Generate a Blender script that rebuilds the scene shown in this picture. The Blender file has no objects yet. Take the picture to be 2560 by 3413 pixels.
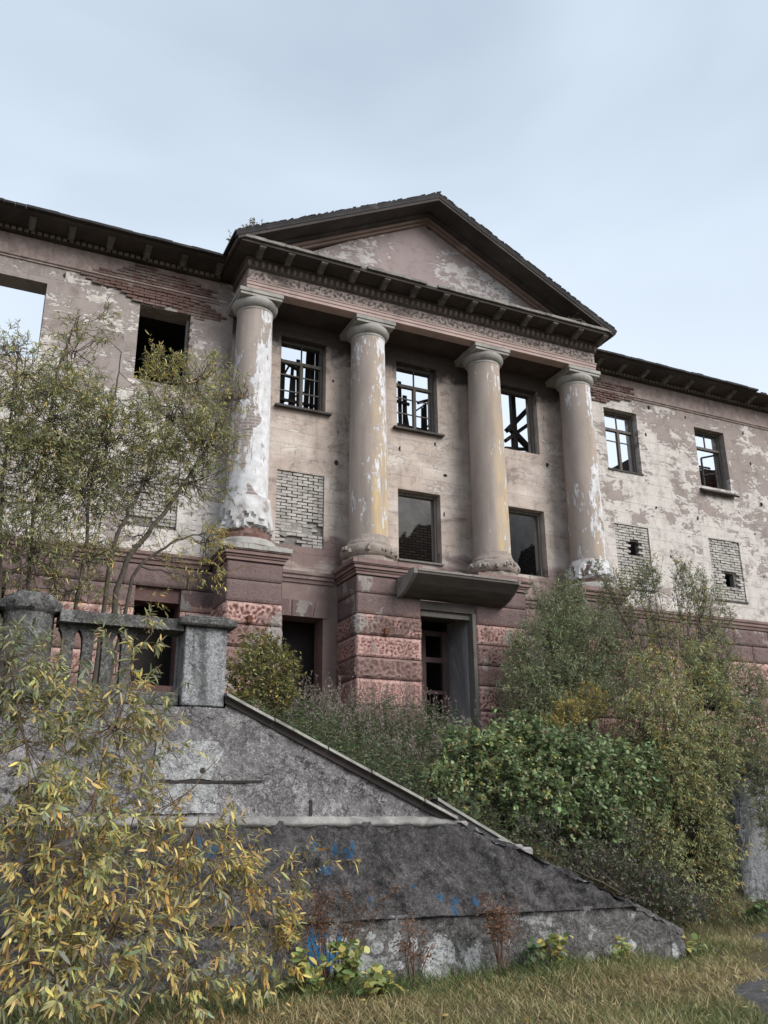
import bpy, math, random
import numpy as np
from mathutils import Matrix, Vector, noise as mnoise

# ------------------------------------------------------------------ camera, sky, sun, exposure
SC = bpy.context.scene
COL = SC.collection
CAM = np.array([-5.29889, -18.86093, 1.6])
PITCH, YAW, ROLL, FPX = 0.336, 0.440, -0.008, 3060.6          # focal length in pixels of a 2560 wide frame
_cy, _sy, _cp, _sp, _cr, _sr = (math.cos(YAW), math.sin(YAW), math.cos(PITCH), math.sin(PITCH), math.cos(ROLL), math.sin(ROLL))
_fw = np.array([_sy, _cy, 0.]); _rt = np.array([_cy, -_sy, 0.]); _up = np.array([0., 0., 1.])
FWD = _fw * _cp + _up * _sp; _U = _up * _cp - _fw * _sp
RGT = _rt * _cr + _U * _sr; UPV = _U * _cr - _rt * _sr
cd = bpy.data.cameras.new('camera'); cam = bpy.data.objects.new('camera', cd); COL.objects.link(cam)
cd.sensor_fit = 'HORIZONTAL'; cd.sensor_width = 36.0; cd.lens = FPX / 2560 * 36.0
cd.clip_start = 0.1; cd.clip_end = 3000
cam.matrix_world = Matrix(((RGT[0], UPV[0], -FWD[0], CAM[0]), (RGT[1], UPV[1], -FWD[1], CAM[1]),
                           (RGT[2], UPV[2], -FWD[2], CAM[2]), (0, 0, 0, 1)))
SC.camera = cam

SUN_EL, SUN_AZ = 36.0, 150.0            # compass style: azimuth of the sun measured from +Y towards +X
W = bpy.data.worlds.new('World'); SC.world = W; W.use_nodes = True
nt = W.node_tree; nt.nodes.clear()
def wn(t, **k):
    n = nt.nodes.new(t)
    for a, b in k.items(): setattr(n, a, b)
    return n
sky = wn('ShaderNodeTexSky', sky_type='NISHITA', sun_disc=False, sun_elevation=math.radians(SUN_EL),
         sun_rotation=math.radians(SUN_AZ), air_density=1.0, dust_density=2.0)
tc = wn('ShaderNodeTexCoord')
mp = wn('ShaderNodeMapping'); mp.inputs['Scale'].default_value = (1.0, 1.0, 1.9)
nt.links.new(tc.outputs['Generated'], mp.inputs['Vector'])
nz = wn('ShaderNodeTexNoise'); nz.inputs['Scale'].default_value = 1.7; nz.inputs['Detail'].default_value = 4.0
nz.inputs['Roughness'].default_value = 0.42; nz.inputs['Distortion'].default_value = 0.5
nt.links.new(mp.outputs['Vector'], nz.inputs['Vector'])
cr = wn('ShaderNodeValToRGB')
cr.color_ramp.elements[0].position = 0.30; cr.color_ramp.elements[0].color = (3.75, 4.5, 5.4, 1)
cr.color_ramp.elements[1].position = 0.68; cr.color_ramp.elements[1].color = (6.4, 7.25, 8.2, 1)
nt.links.new(nz.outputs['Fac'], cr.inputs['Fac'])
# a cloud layer is thinner and paler towards the horizon
sx = wn('ShaderNodeSeparateXYZ'); nt.links.new(tc.outputs['Generated'], sx.inputs[0])
hr = wn('ShaderNodeMapRange'); hr.inputs['From Min'].default_value = 0.30; hr.inputs['From Max'].default_value = 0.62
hr.inputs['To Min'].default_value = 1.0; hr.inputs['To Max'].default_value = 0.0; hr.interpolation_type = 'SMOOTHSTEP'
nt.links.new(sx.outputs['Z'], hr.inputs['Value'])
mh = wn('ShaderNodeMix', data_type='RGBA'); nt.links.new(hr.outputs['Result'], mh.inputs['Factor'])
nt.links.new(cr.outputs['Color'], mh.inputs[6]); mh.inputs[7].default_value = (6.95, 7.7, 8.65, 1)
mx = wn('ShaderNodeMix', data_type='RGBA'); mx.inputs['Factor'].default_value = 0.88
nt.links.new(sky.outputs['Color'], mx.inputs[6]); nt.links.new(mh.outputs[2], mx.inputs[7])
bg = wn('ShaderNodeBackground'); bg.inputs['Strength'].default_value = 0.050
nt.links.new(mx.outputs[2], bg.inputs['Color'])
wo = wn('ShaderNodeOutputWorld'); nt.links.new(bg.outputs[0], wo.inputs['Surface'])

sl = bpy.data.lights.new('sun', 'SUN'); sl.energy = 1.5; sl.angle = math.radians(40); sl.color = (1.0, 0.96, 0.91)
sun = bpy.data.objects.new('sun', sl); COL.objects.link(sun)
_az, _el = math.radians(SUN_AZ), math.radians(SUN_EL)
_sd = Vector((math.sin(_az) * math.cos(_el), math.cos(_az) * math.cos(_el), math.sin(_el)))
sun.rotation_euler = _sd.to_track_quat('Z', 'Y').to_euler()
vs = SC.view_settings
SC.display_settings.display_device = 'sRGB'
vs.view_transform = 'Standard'; vs.look = 'None'; vs.exposure = 1.5; vs.gamma = 1.0; vs.use_curve_mapping = False

rng = np.random.default_rng(7)
random.seed(7)

def at(px, py, Y):
    """point of the plane y = Y seen at pixel (px, py) of a 1659 wide view of the photograph"""
    s = 2560 / 1659
    d = FWD + RGT * ((px * s - 1280) / FPX) - UPV * ((py * s - 1706.5) / FPX)
    return CAM + d * ((Y - CAM[1]) / d[1])

# ------------------------------------------------------------------ object helpers
ORG = {}
def thing(name, label, cat, loc, group=None):
    o = bpy.data.objects.new(name, None); COL.objects.link(o); o.location = loc; o.empty_display_size = 0.2
    o['label'] = label; o['category'] = cat
    if group: o['group'] = group
    ORG[o.name] = np.array(loc, float)
    return o
def link(name, me, parent, mat=None, kind=None, label=None):
    o = bpy.data.objects.new(name, me); COL.objects.link(o)
    if mat is not None and len(me.materials) == 0: me.materials.append(mat)
    if parent is not None:
        o.parent = parent; ORG[o.name] = ORG[parent.name]
    else: ORG[o.name] = np.zeros(3)
    if kind: o['kind'] = kind
    if label: o['label'] = label
    return o
def mesh_np(name, V, polys, parent=None, mat=None, smooth=False, col=None, kind=None, label=None):
    """V (n,3) world space; polys: list of (m,k) index arrays"""
    V = np.asarray(V, float)
    if parent is not None: V = V - ORG[parent.name]
    me = bpy.data.meshes.new(name)
    polys = [np.asarray(p, np.int32) for p in polys if len(p)]
    nl = sum(p.size for p in polys); npoly = sum(len(p) for p in polys)
    me.vertices.add(len(V)); me.vertices.foreach_set('co', V.astype(np.float32).ravel())
    me.loops.add(nl); me.loops.foreach_set('vertex_index', np.concatenate([p.ravel() for p in polys]))
    me.polygons.add(npoly)
    tot = np.concatenate([np.full(len(p), p.shape[1], np.int32) for p in polys])
    st = np.concatenate([[0], np.cumsum(tot)[:-1]]).astype(np.int32)
    me.polygons.foreach_set('loop_start', st)
    if smooth: me.polygons.foreach_set('use_smooth', np.ones(npoly, bool))
    me.update(calc_edges=True)
    if col is not None:
        a = me.color_attributes.new('col', 'FLOAT_COLOR', 'POINT')
        c = np.ones((len(V), 4), np.float32); c[:, :3] = col
        a.data.foreach_set('color', c.ravel())
    return link(name, me, parent, mat, kind, label)

class MB:
    def __init__(s): s.v = []; s.f = []
    def add(s, vs_, fs_):
        o = len(s.v); s.v += [tuple(p) for p in vs_]; s.f += [tuple(i + o for i in f) for f in fs_]; return s
    def box(s, x0, x1, y0, y1, z0, z1, bev=0.0):
        if bev <= 0:
            return s.add([(x0,y0,z0),(x1,y0,z0),(x1,y1,z0),(x0,y1,z0),(x0,y0,z1),(x1,y0,z1),(x1,y1,z1),(x0,y1,z1)],
                         [(0,3,2,1),(4,5,6,7),(0,1,5,4),(1,2,6,5),(2,3,7,6),(3,0,4,7)])
        b = bev; V = []; idx = {}
        for sx_ in (0, 1):
            for sy_ in (0, 1):
                for sz_ in (0, 1):
                    x, y, z = (x1 if sx_ else x0), (y1 if sy_ else y0), (z1 if sz_ else z0)
                    dx, dy, dz = (-b if sx_ else b), (-b if sy_ else b), (-b if sz_ else b)
                    for k, p in enumerate(((x, y+dy, z+dz), (x+dx, y, z+dz), (x+dx, y+dy, z))):
                        idx[(sx_, sy_, sz_, k)] = len(V); V.append(p)
        F = []
        g = lambda a, c, d, k: idx[(a, c, d, k)]
        F += [(g(0,0,0,0), g(0,0,1,0), g(0,1,1,0), g(0,1,0,0)), (g(1,0,0,0), g(1,1,0,0), g(1,1,1,0), g(1,0,1,0))]
        F += [(g(0,0,0,1), g(1,0,0,1), g(1,0,1,1), g(0,0,1,1)), (g(0,1,0,1), g(0,1,1,1), g(1,1,1,1), g(1,1,0,1))]
        F += [(g(0,0,0,2), g(0,1,0,2), g(1,1,0,2), g(1,0,0,2)), (g(0,0,1,2), g(1,0,1,2), g(1,1,1,2), g(0,1,1,2))]
        for c in (0, 1):
            for d in (0, 1):
                F += [(g(0,c,d,1), g(1,c,d,1), g(1,c,d,2), g(0,c,d,2)), (g(c,0,d,0), g(c,1,d,0), g(c,1,d,2), g(c,0,d,2)),
                      (g(c,d,0,0), g(c,d,1,0), g(c,d,1,1), g(c,d,0,1))]
                for a in (0, 1): F.append((g(a,c,d,0), g(a,c,d,1), g(a,c,d,2)))
        return s.add(V, F)
    def beam(s, a, b, w, h=None, up=(0, 0, 1)):
        """rectangular bar from a to b"""
        a, b = Vector(a), Vector(b); h = h or w
        d = (b - a).normalized(); u = Vector(up)
        if abs(d.dot(u)) > .95: u = Vector((0, 1, 0))
        r = d.cross(u).normalized(); u = r.cross(d)
        V = [p + r * sx_ * w / 2 + u * sz_ * h / 2 for p in (a, b) for sx_, sz_ in ((-1,-1),(1,-1),(1,1),(-1,1))]
        return s.add(V, [(0,1,2,3),(7,6,5,4),(0,4,5,1),(1,5,6,2),(2,6,7,3),(3,7,4,0)])
    def prism(s, prof, axis, t0, t1):
        """closed profile extruded along an axis; 'x': prof=(y,z); 'y': prof=(x,z); 'z': prof=(x,y)"""
        mk = {'x': lambda t, p: (t, p[0], p[1]), 'y': lambda t, p: (p[0], t, p[1]), 'z': lambda t, p: (p[0], p[1], t)}[axis]
        n = len(prof)
        return s.add([mk(t0, p) for p in prof] + [mk(t1, p) for p in prof],
                     [tuple(range(n))[::-1], tuple(range(n, 2*n))] + [(i, (i+1) % n, n + (i+1) % n, n + i) for i in range(n)])
    def lathe(s, prof, cx, cy, seg=40, disp=None):
        """prof: list of (r,z) from bottom to top"""
        V = []
        for r, z in prof:
            for k in range(seg):
                a = 2 * math.pi * k / seg
                rr = r + (disp(a, z, r) if disp else 0)
                V.append((cx + rr * math.cos(a), cy + rr * math.sin(a), z))
        F = []
        for i in range(len(prof) - 1):
            for k in range(seg):
                F.append((i*seg + k, i*seg + (k+1) % seg, (i+1)*seg + (k+1) % seg, (i+1)*seg + k))
        F.append(tuple(range(seg))[::-1]); F.append(tuple(range((len(prof)-1)*seg, len(prof)*seg)))
        return s.add(V, F)
    def build(s, name, mat, parent=None, smooth=False, kind=None, label=None, auto=None, origin=None):
        o_ = ORG[parent.name] if parent is not None else np.zeros(3)
        if origin is not None: o_ = np.array(origin, float)
        me = bpy.data.meshes.new(name)
        me.from_pydata([(p[0]-o_[0], p[1]-o_[1], p[2]-o_[2]) for p in s.v], [], s.f)
        import bmesh
        bm = bmesh.new(); bm.from_mesh(me); bmesh.ops.recalc_face_normals(bm, faces=bm.faces); bm.to_mesh(me); bm.free()
        if smooth:
            me.polygons.foreach_set('use_smooth', [True] * len(me.polygons))
            if auto: me.set_sharp_from_angle(angle=math.radians(auto))
        ob = link(name, me, parent, mat, kind, label)
        if origin is not None and parent is not None: ob.location = Vector(origin) - Vector(ORG[parent.name])
        return ob

def nz3(x, y, z, o=4):
    return mnoise.fractal(Vector((x, y, z)), 1.0, 2.0, o)

def rough_grid_box(mb, x0, x1, y0, y1, z0, z1, amp=0.02, res=0.035, freq=9.0, faces='-y', seed=0.0, bev=0.015, ridge=True):
    """a stone block whose listed faces are hewn rough (displaced grids), other faces plain"""
    def grid(P, U, Vv, N, nu, nv):
        lu, lv = np.linalg.norm(U), np.linalg.norm(Vv)
        vs_ = []
        for j in range(nv + 1):
            for i in range(nu + 1):
                a, b = i / nu, j / nv
                p = P + U * a + Vv * b
                e = min(a * lu, (1 - a) * lu, b * lv, (1 - b) * lv)
                k = min(1.0, e / 0.045)
                n1 = mnoise.noise(Vector(p * freq + seed)); n2 = mnoise.noise(Vector(p * freq * 2.3 + seed + 5))
                d = (1 - abs(n1) * 2.2) * .75 + n2 * .5 if ridge else n1 * .8 + n2 * .4
                vs_.append(p + N * (k * amp * (d + .4) - (1 - k) * bev))
        w = nu + 1
        fs_ = [(j*w+i, j*w+i+1, (j+1)*w+i+1, (j+1)*w+i) for j in range(nv) for i in range(nu)]
        mb.add(vs_, fs_)
    A = np.array
    nx, ny, nzz = [max(2, int(round(l / res))) for l in (x1-x0, y1-y0, z1-z0)]
    b = bev
    if '-y' in faces: grid(A([x0,y0,z0]), A([x1-x0,0,0.]), A([0,0,z1-z0]), A([0,-1.,0]), nx, nzz)
    if '-x' in faces: grid(A([x0,y1,z0]), A([0,y0-y1,0.]), A([0,0,z1-z0]), A([-1.,0,0]), ny, nzz)
    if '+x' in faces: grid(A([x1,y0,z0]), A([0,y1-y0,0.]), A([0,0,z1-z0]), A([1.,0,0]), ny, nzz)
    mb.box(x0+b, x1-b, y0+b, y1, z0+.001, z1-.001)

# ------------------------------------------------------------------ materials
class NT:
    def __init__(s, name):
        s.m = bpy.data.materials.new(name); s.m.use_nodes = True
        s.t = s.m.node_tree; s.t.nodes.clear()
        s.out = s.t.nodes.new('ShaderNodeOutputMaterial')
        g = s.t.nodes.new('ShaderNodeNewGeometry'); s.pos = g.outputs['Position']; s.nor = g.outputs['Normal']
    def put(s, sock, v):
        if hasattr(v, 'is_output'): s.t.links.new(v, sock)
        elif v is not None:
            if isinstance(v, (tuple, list)) and len(v) == 3 and sock.type == 'RGBA': v = (*v, 1)
            sock.default_value = v
    def vec(s, scale, off=(0, 0, 0), src=None):
        n = s.t.nodes.new('ShaderNodeMapping'); s.put(n.inputs['Vector'], src or s.pos)
        n.inputs['Scale'].default_value = scale; n.inputs['Location'].default_value = off; return n.outputs[0]
    def noise(s, scale=1, detail=6, rough=.55, dist=0., vec=None):
        n = s.t.nodes.new('ShaderNodeTexNoise'); s.put(n.inputs['Vector'], vec or s.pos)
        n.inputs['Scale'].default_value = scale; n.inputs['Detail'].default_value = detail
        n.inputs['Roughness'].default_value = rough; n.inputs['Distortion'].default_value = dist; return n.outputs['Fac']
    def voro(s, scale=5, feature='F1', vec=None, rand=1.0):
        n = s.t.nodes.new('ShaderNodeTexVoronoi'); n.feature = feature; s.put(n.inputs['Vector'], vec or s.pos)
        n.inputs['Scale'].default_value = scale; n.inputs['Randomness'].default_value = rand; return n.outputs['Distance']
    def math(s, op, a, b=None, c=None, clamp=False):
        n = s.t.nodes.new('ShaderNodeMath'); n.operation = op; n.use_clamp = clamp
        for i, v in enumerate((a, b, c)): s.put(n.inputs[i], v)
        return n.outputs[0]
    def rng(s, v, a, b, c=0., d=1., smooth=False):
        n = s.t.nodes.new('ShaderNodeMapRange'); s.put(n.inputs['Value'], v)
        if smooth: n.interpolation_type = 'SMOOTHSTEP'
        for k, x in zip(('From Min', 'From Max', 'To Min', 'To Max'), (a, b, c, d)): n.inputs[k].default_value = x
        return n.outputs['Result']
    def mix(s, f, a, b, mode='MIX'):
        n = s.t.nodes.new('ShaderNodeMix'); n.data_type = 'RGBA'; n.blend_type = mode
        s.put(n.inputs['Factor'], f); s.put(n.inputs[6], a); s.put(n.inputs[7], b); return n.outputs[2]
    def xyz(s):
        n = s.t.nodes.new('ShaderNodeSeparateXYZ'); s.put(n.inputs[0], s.pos); return n.outputs
    def attr(s, name='col'):
        n = s.t.nodes.new('ShaderNodeAttribute'); n.attribute_name = name; return n.outputs['Color']
    def objrand(s):
        return s.t.nodes.new('ShaderNodeObjectInfo').outputs['Random']
    def dot(s, v):
        n = s.t.nodes.new('ShaderNodeVectorMath'); n.operation = 'DOT_PRODUCT'; s.put(n.inputs[0], s.nor); n.inputs[1].default_value = v
        return n.outputs['Value']
    def bricktex(s, bw, bh, mortar=.02, vec=None, smooth=.1, off=.5):
        n = s.t.nodes.new('ShaderNodeTexBrick')
        # facade coordinates: x along the wall, z up
        sx_ = s.t.nodes.new('ShaderNodeSeparateXYZ'); s.put(sx_.inputs[0], vec or s.pos)
        cb = s.t.nodes.new('ShaderNodeCombineXYZ')
        ad = s.math('ADD', sx_.outputs['X'], sx_.outputs['Y'])
        s.put(cb.inputs[0], ad); s.put(cb.inputs[1], sx_.outputs['Z'])
        s.put(n.inputs['Vector'], cb.outputs[0])
        n.inputs['Scale'].default_value = 1; n.inputs['Brick Width'].default_value = bw; n.inputs['Row Height'].default_value = bh
        n.inputs['Mortar Size'].default_value = mortar; n.inputs['Mortar Smooth'].default_value = smooth; n.offset = off
        n.inputs['Color1'].default_value = (0, 0, 0, 1); n.inputs['Color2'].default_value = (1, 1, 1, 1)
        return n.outputs['Fac'], n.outputs['Color']
    def bump(s, h, strength=.5, dist=.02, prev=None):
        n = s.t.nodes.new('ShaderNodeBump'); n.inputs['Strength'].default_value = strength; n.inputs['Distance'].default_value = dist
        s.put(n.inputs['Height'], h)
        if prev is not None: s.put(n.inputs['Normal'], prev)
        return n.outputs[0]
    def done(s, col, rough=.9, bump=None, trans=None, spec=.25):
        b = s.t.nodes.new('ShaderNodeBsdfPrincipled')
        s.put(b.inputs['Base Color'], col); s.put(b.inputs['Roughness'], rough)
        b.inputs['Specular IOR Level'].default_value = spec
        if bump is not None: s.put(b.inputs['Normal'], bump)
        sh = b.outputs[0]
        if trans is not None:
            tr = s.t.nodes.new('ShaderNodeBsdfTranslucent'); s.put(tr.inputs['Color'], trans)
            ms = s.t.nodes.new('ShaderNodeMixShader'); ms.inputs[0].default_value = .35
            s.t.links.new(sh, ms.inputs[1]); s.t.links.new(tr.outputs[0], ms.inputs[2]); sh = ms.outputs[0]
        s.t.links.new(sh, s.out.inputs['Surface'])
        return s.m

def peel_layers(n, thr, sx=1.0, sz=1.0, off=0.0, soft=.012, jitter=.14, block=None):
    """mask (1 = paint still there) with crisp flaking edges, plus an edge line"""
    big = n.noise(.55, 3, .5, .3, n.vec((1, 1, 1), (off, off, off)))
    mid = n.noise(2.3, 10, .66, .5, n.vec((sx, sx, sz), (off + 3, off, off)))
    fin = n.noise(7, 4, .6, 0., n.vec((sx, sx, sz), (off, off + 7, off)))
    f = n.math('ADD', n.math('MULTIPLY', big, .55), n.math('MULTIPLY', mid, .65))
    f = n.math('ADD', f, n.math('MULTIPLY', n.math('SUBTRACT', fin, .5), jitter))
    if block is not None: f = n.math('ADD', f, n.math('MULTIPLY', n.math('SUBTRACT', block, .5), .11))
    if thr is not None: f = n.math('SUBTRACT', f, thr)
    mask = n.rng(f, -soft, soft)
    edge = n.math('SUBTRACT', 1., n.rng(n.math('ABSOLUTE', n.math('ADD', f, .004)), 0., .016), clamp=True)
    return mask, edge, f

def mat_facade(name, thr, under, paint, paint2, joint=(.62, .33), low=None, off=0., soot=.5, fire_shade=None):
    n = NT(name); x, y, z = n.xyz()
    t = thr(n, x, z) if callable(thr) else thr
    mort, bc = n.bricktex(joint[0], joint[1], .006, smooth=.3)
    mask, edge, f = peel_layers(n, t, 1.25, 2.3, off, jitter=.26, block=bc if joint[0] < 2 else None)
    tone = n.noise(.8, 5, .6, .2); tone2 = n.noise(4.5, 6, .65)
    pc = n.mix(n.rng(tone, .35, .65), paint, paint2)
    uc = n.mix(n.rng(tone2, .3, .75), under, tuple(c * .80 for c in under))
    c = n.mix(mask, uc, pc)
    c = n.mix(n.math('MULTIPLY', edge, .45), c, tuple(k * .45 for k in paint2))
    lines = n.math('MULTIPLY', mort, n.rng(n.noise(1.3, 3), .42, .6))
    c = n.mix(n.math('MULTIPLY', lines, n.rng(mask, 0., 1., .35, .5)), c, n.mix(mask, tuple(k * .5 for k in under), under))
    # rain streaks and soot
    gm = n.noise(3.4, 10, .76, .3, n.vec((1, 1, 1), (off, 4, 4)))
    c = n.mix(n.rng(gm, .50, .60, 0, .42), c, (.17, .14, .125))
    pit = n.math('MULTIPLY', n.rng(n.voro(4.2), .05, .075, 1, 0), n.rng(n.noise(1.2, 2, .5, 0, n.vec((1, 1, 1), (3, 3, 9))), .5, .56))
    c = n.mix(n.math('MULTIPLY', pit, .8), c, (.10, .08, .072))
    st = n.noise(1.0, 6, .6, 0., n.vec((3.2, 3.2, .28), (off, 0, 1)))
    c = n.mix(n.rng(st, .52, .8, 0, soot), c, (.13, .105, .098))
    bl = n.noise(1.1, 7, .68, .8, n.vec((1, 1, 1), (11 + off, 2, 5)))
    c = n.mix(n.rng(bl, .58, .63, 0, soot * .9), c, (.16, .125, .115))
    if low is not None:   # render lost along the foot of the wall, bare dark coat with its own ragged edge
        e = n.math('ADD', z, n.math('MULTIPLY', n.math('SUBTRACT', n.noise(1.6, 8, .6), .5), 1.1))
        lm = n.rng(e, low + .03, low - .03)
        le = n.math('SUBTRACT', 1., n.rng(n.math('ABSOLUTE', n.math('SUBTRACT', e, low)), 0., .06), clamp=True)
        c = n.mix(lm, c, n.mix(tone2, (.15, .105, .098), (.25, .18, .165)))
        c = n.mix(n.math('MULTIPLY', le, .5), c, (.38, .32, .29))
    if fire_shade is not None:   # smoke from the burnt rooms and the soffit's shade, painted as one ragged band
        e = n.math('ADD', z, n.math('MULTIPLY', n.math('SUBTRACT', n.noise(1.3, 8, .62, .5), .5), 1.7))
        c = n.mix(n.rng(e, fire_shade - .12, fire_shade + .2, 0, .93), c, n.mix(tone2, (.014, .012, .011), (.045, .037, .034)))
        wsh = n.noise(1.0, 6, .6, .3, n.vec((.8, .8, 1.5), (off + 2, 6, 3)))
        c = n.mix(n.math('MULTIPLY', n.rng(wsh, .45, .62, 0, .6), n.rng(z, 11.6, 10.6)), c, tuple(min(.72, k * 1.12) for k in under))
    gr = n.noise(38, 4, .7)
    c = n.mix(n.rng(gr, .3, .7, .0, .34), c, (.17, .14, .13))
    h = n.math('ADD', n.math('MULTIPLY', mask, .35), n.math('MULTIPLY', gr, .25))
    h = n.math('SUBTRACT', h, n.math('MULTIPLY', mort, .5))
    h = n.math('ADD', h, n.math('MULTIPLY', tone2, .6))
    return n.done(c, .93, n.bump(h, .85, .025))

def thr_left(n, x, z):    # paint well kept high up, mostly lost low down
    return n.rng(z, 8.5, 12.2, .70, .555)
def thr_right(n, x, z):
    return n.math('ADD', n.rng(n.noise(.7, 2), .4, .6, .68, .57), n.rng(z, 7.5, 12.5, .07, -.01))
M_LEFT = mat_facade('peeling_mauve_plaster', thr_left, (.66, .62, .585), (.345, .298, .278), (.275, .235, .222), off=0.)
M_MID = mat_facade('peach_plaster', .50, (.62, .56, .51), (.52, .43, .37), (.42, .35, .31), off=9., low=8.02, soot=.62, fire_shade=12.70)
M_RIGHT = mat_facade('peeling_cream_plaster', thr_right, (.62, .58, .545), (.335, .283, .262), (.27, .226, .213), off=21., soot=.35)
M_TYMP = mat_facade('tympanum_plaster', .605, (.52, .495, .49), (.31, .255, .252), (.26, .212, .212), joint=(9, 9), off=33., soot=.3)

def mat_simple(name, c1, c2, scale=3., rough=.9, bs=.4, stain=None, stretch=(1, 1, 1), fine=30., bd=.02, stain_amt=.6, stain_at=.55):
    n = NT(name); v = n.vec(stretch)
    a = n.noise(scale, 7, .62, .3, v); b = n.noise(fine, 4, .65, 0, v)
    c = n.mix(n.rng(a, .32, .68), c1, c2)
    if stain is not None:
        c = n.mix(n.rng(n.noise(scale * .7, 8, .65, .6, n.vec(stretch, (5, 8, 2))), stain_at, stain_at + .12, 0, stain_amt), c, stain)
    c = n.mix(n.rng(b, .35, .7, 0, .3), c, tuple(k * .45 for k in c1))
    return n.done(c, rough, n.bump(n.math('ADD', a, n.math('MULTIPLY', b, .5)), bs, bd))

M_COLUMNS = []
for k, (t0, bias, och) in enumerate(((.60, .19, .0), (.505, .15, .75), (.48, .13, .7), (.53, .18, .35))):
    n = NT('column_plaster'); x, y, z = n.xyz()
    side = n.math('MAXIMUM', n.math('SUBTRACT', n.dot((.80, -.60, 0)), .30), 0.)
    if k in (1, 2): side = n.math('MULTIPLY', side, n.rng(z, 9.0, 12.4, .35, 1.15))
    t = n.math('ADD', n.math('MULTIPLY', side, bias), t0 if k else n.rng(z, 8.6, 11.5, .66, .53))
    mask, edge, f = peel_layers(n, t, 2.6, .75, 40. + 7 * k, jitter=.34)
    mid = n.noise(1.4, 6, .6, .2, n.vec((1.5, 1.5, .4), (k * 3, 0, 0)))
    pc = n.mix(n.rng(mid, .35, .65), (.365, .308, .272), (.265, .225, .202))
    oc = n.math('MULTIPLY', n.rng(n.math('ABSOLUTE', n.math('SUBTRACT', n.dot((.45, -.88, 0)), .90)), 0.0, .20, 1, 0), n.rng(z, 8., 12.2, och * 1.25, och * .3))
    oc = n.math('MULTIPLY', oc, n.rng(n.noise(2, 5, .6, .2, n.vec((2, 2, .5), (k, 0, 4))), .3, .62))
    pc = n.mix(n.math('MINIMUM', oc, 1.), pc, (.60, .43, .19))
    wt = n.mix(n.rng(n.noise(6, 5), .3, .75), (.66, .66, .68), (.42, .42, .425))
    c = n.mix(mask, wt, pc)
    c = n.mix(n.math('MULTIPLY', edge, .5), c, (.17, .135, .12))
    if k in (0, 3):       # bare brick where the shell has fallen off
        bv = n.noise(.9, 5, .6, .4, n.vec((1, 1, .8), (2.2 + k, 4, 9.6)))
        bm_ = n.math('MULTIPLY', n.rng(bv, .585, .60), n.rng(z, 10.6, 11.2, 1, 0))
        mort, bc = n.bricktex(.26, .078, .012)
        c = n.mix(bm_, c, n.mix(mort, (.23, .185, .175), (.34, .31, .30)))
    gr = n.noise(40, 4, .7); c = n.mix(n.rng(gr, .35, .75, 0, .2), c, (.2, .17, .15))
    st = n.noise(1.2, 6, .6, 0, n.vec((4, 4, .22), (k, k, 0))); c = n.mix(n.rng(st, .56, .8, 0, .5), c, (.16, .125, .11))
    h = n.math('ADD', n.math('MULTIPLY', mask, .5), n.math('MULTIPLY', n.noise(9, 5), .5))
    M_COLUMNS.append(n.done(c, .9, n.bump(h, .5, .02)))

def mat_rustic():
    n = NT('red_rusticated_plaster'); x, y, z = n.xyz()
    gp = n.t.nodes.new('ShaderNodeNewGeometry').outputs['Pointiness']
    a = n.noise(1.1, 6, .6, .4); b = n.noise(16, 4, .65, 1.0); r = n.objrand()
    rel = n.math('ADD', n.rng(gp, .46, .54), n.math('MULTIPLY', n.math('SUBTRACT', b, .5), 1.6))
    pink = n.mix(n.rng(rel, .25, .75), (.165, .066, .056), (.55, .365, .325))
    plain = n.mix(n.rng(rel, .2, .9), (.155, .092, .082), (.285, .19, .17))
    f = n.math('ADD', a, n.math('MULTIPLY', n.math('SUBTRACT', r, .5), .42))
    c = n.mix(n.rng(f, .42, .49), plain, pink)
    # upper courses under the ledge carry a dull brown repair coat
    e = n.math('ADD', z, n.math('MULTIPLY', n.math('SUBTRACT', a, .5), .9))
    c = n.mix(n.rng(e, 6.02, 6.12), c, n.mix(b, (.125, .088, .084), (.225, .165, .158)))
    g = n.noise(1.4, 5, .6, .2, n.vec((1, 1, .6), (7, 7, 7)))
    c = n.mix(n.rng(g, .60, .62, 0, .85), c, n.mix(b, (.24, .225, .21), (.40, .375, .35)))
    s = n.noise(1, 6, .6, 0, n.vec((3, 3, .3))); c = n.mix(n.rng(s, .5, .75, 0, .6), c, (.07, .05, .047))
    gr = n.noise(45, 4, .7); c = n.mix(n.rng(gr, .35, .7, 0, .3), c, (.07, .04, .04))
    return n.done(c, .95, n.bump(n.math('ADD', b, n.math('MULTIPLY', gr, .4)), .9, .03))
M_RUST = mat_rustic()
M_RUSTCORE = mat_simple('red_joint_plaster', (.10, .058, .054), (.15, .09, .085), 4)
M_LEDGE = mat_simple('sooty_red_ledge', (.17, .115, .108), (.26, .18, .165), 2.2, stain=(.36, .32, .29), stretch=(1, 1, 1.5), stain_at=.6)
M_BAND = mat_simple('brown_band_plaster', (.175, .125, .118), (.26, .195, .18), 1.6, stain=(.40, .345, .31), stain_at=.58)
M_ENT = mat_simple('frieze_plaster', (.235, .18, .165), (.40, .325, .30), 5, stain=(.125, .098, .09), stretch=(1, 1, .7), bs=.5)
n = NT('pitted_frieze_plaster'); _gp = n.t.nodes.new('ShaderNodeNewGeometry').outputs['Pointiness']
_b = n.noise(17, 5, .7, .8); _r = n.math('ADD', n.rng(_gp, .46, .54), n.math('MULTIPLY', n.math('SUBTRACT', _b, .5), 1.5))
_c = n.mix(n.rng(_r, .2, .8), (.12, .092, .083), (.43, .36, .33))
_c = n.mix(n.rng(n.noise(.9, 6, .6, .4), .5, .64, 0, .8), _c, (.12, .095, .087))
M_FRIEZE = n.done(_c, .94, n.bump(_b, .9, .03))
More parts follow.
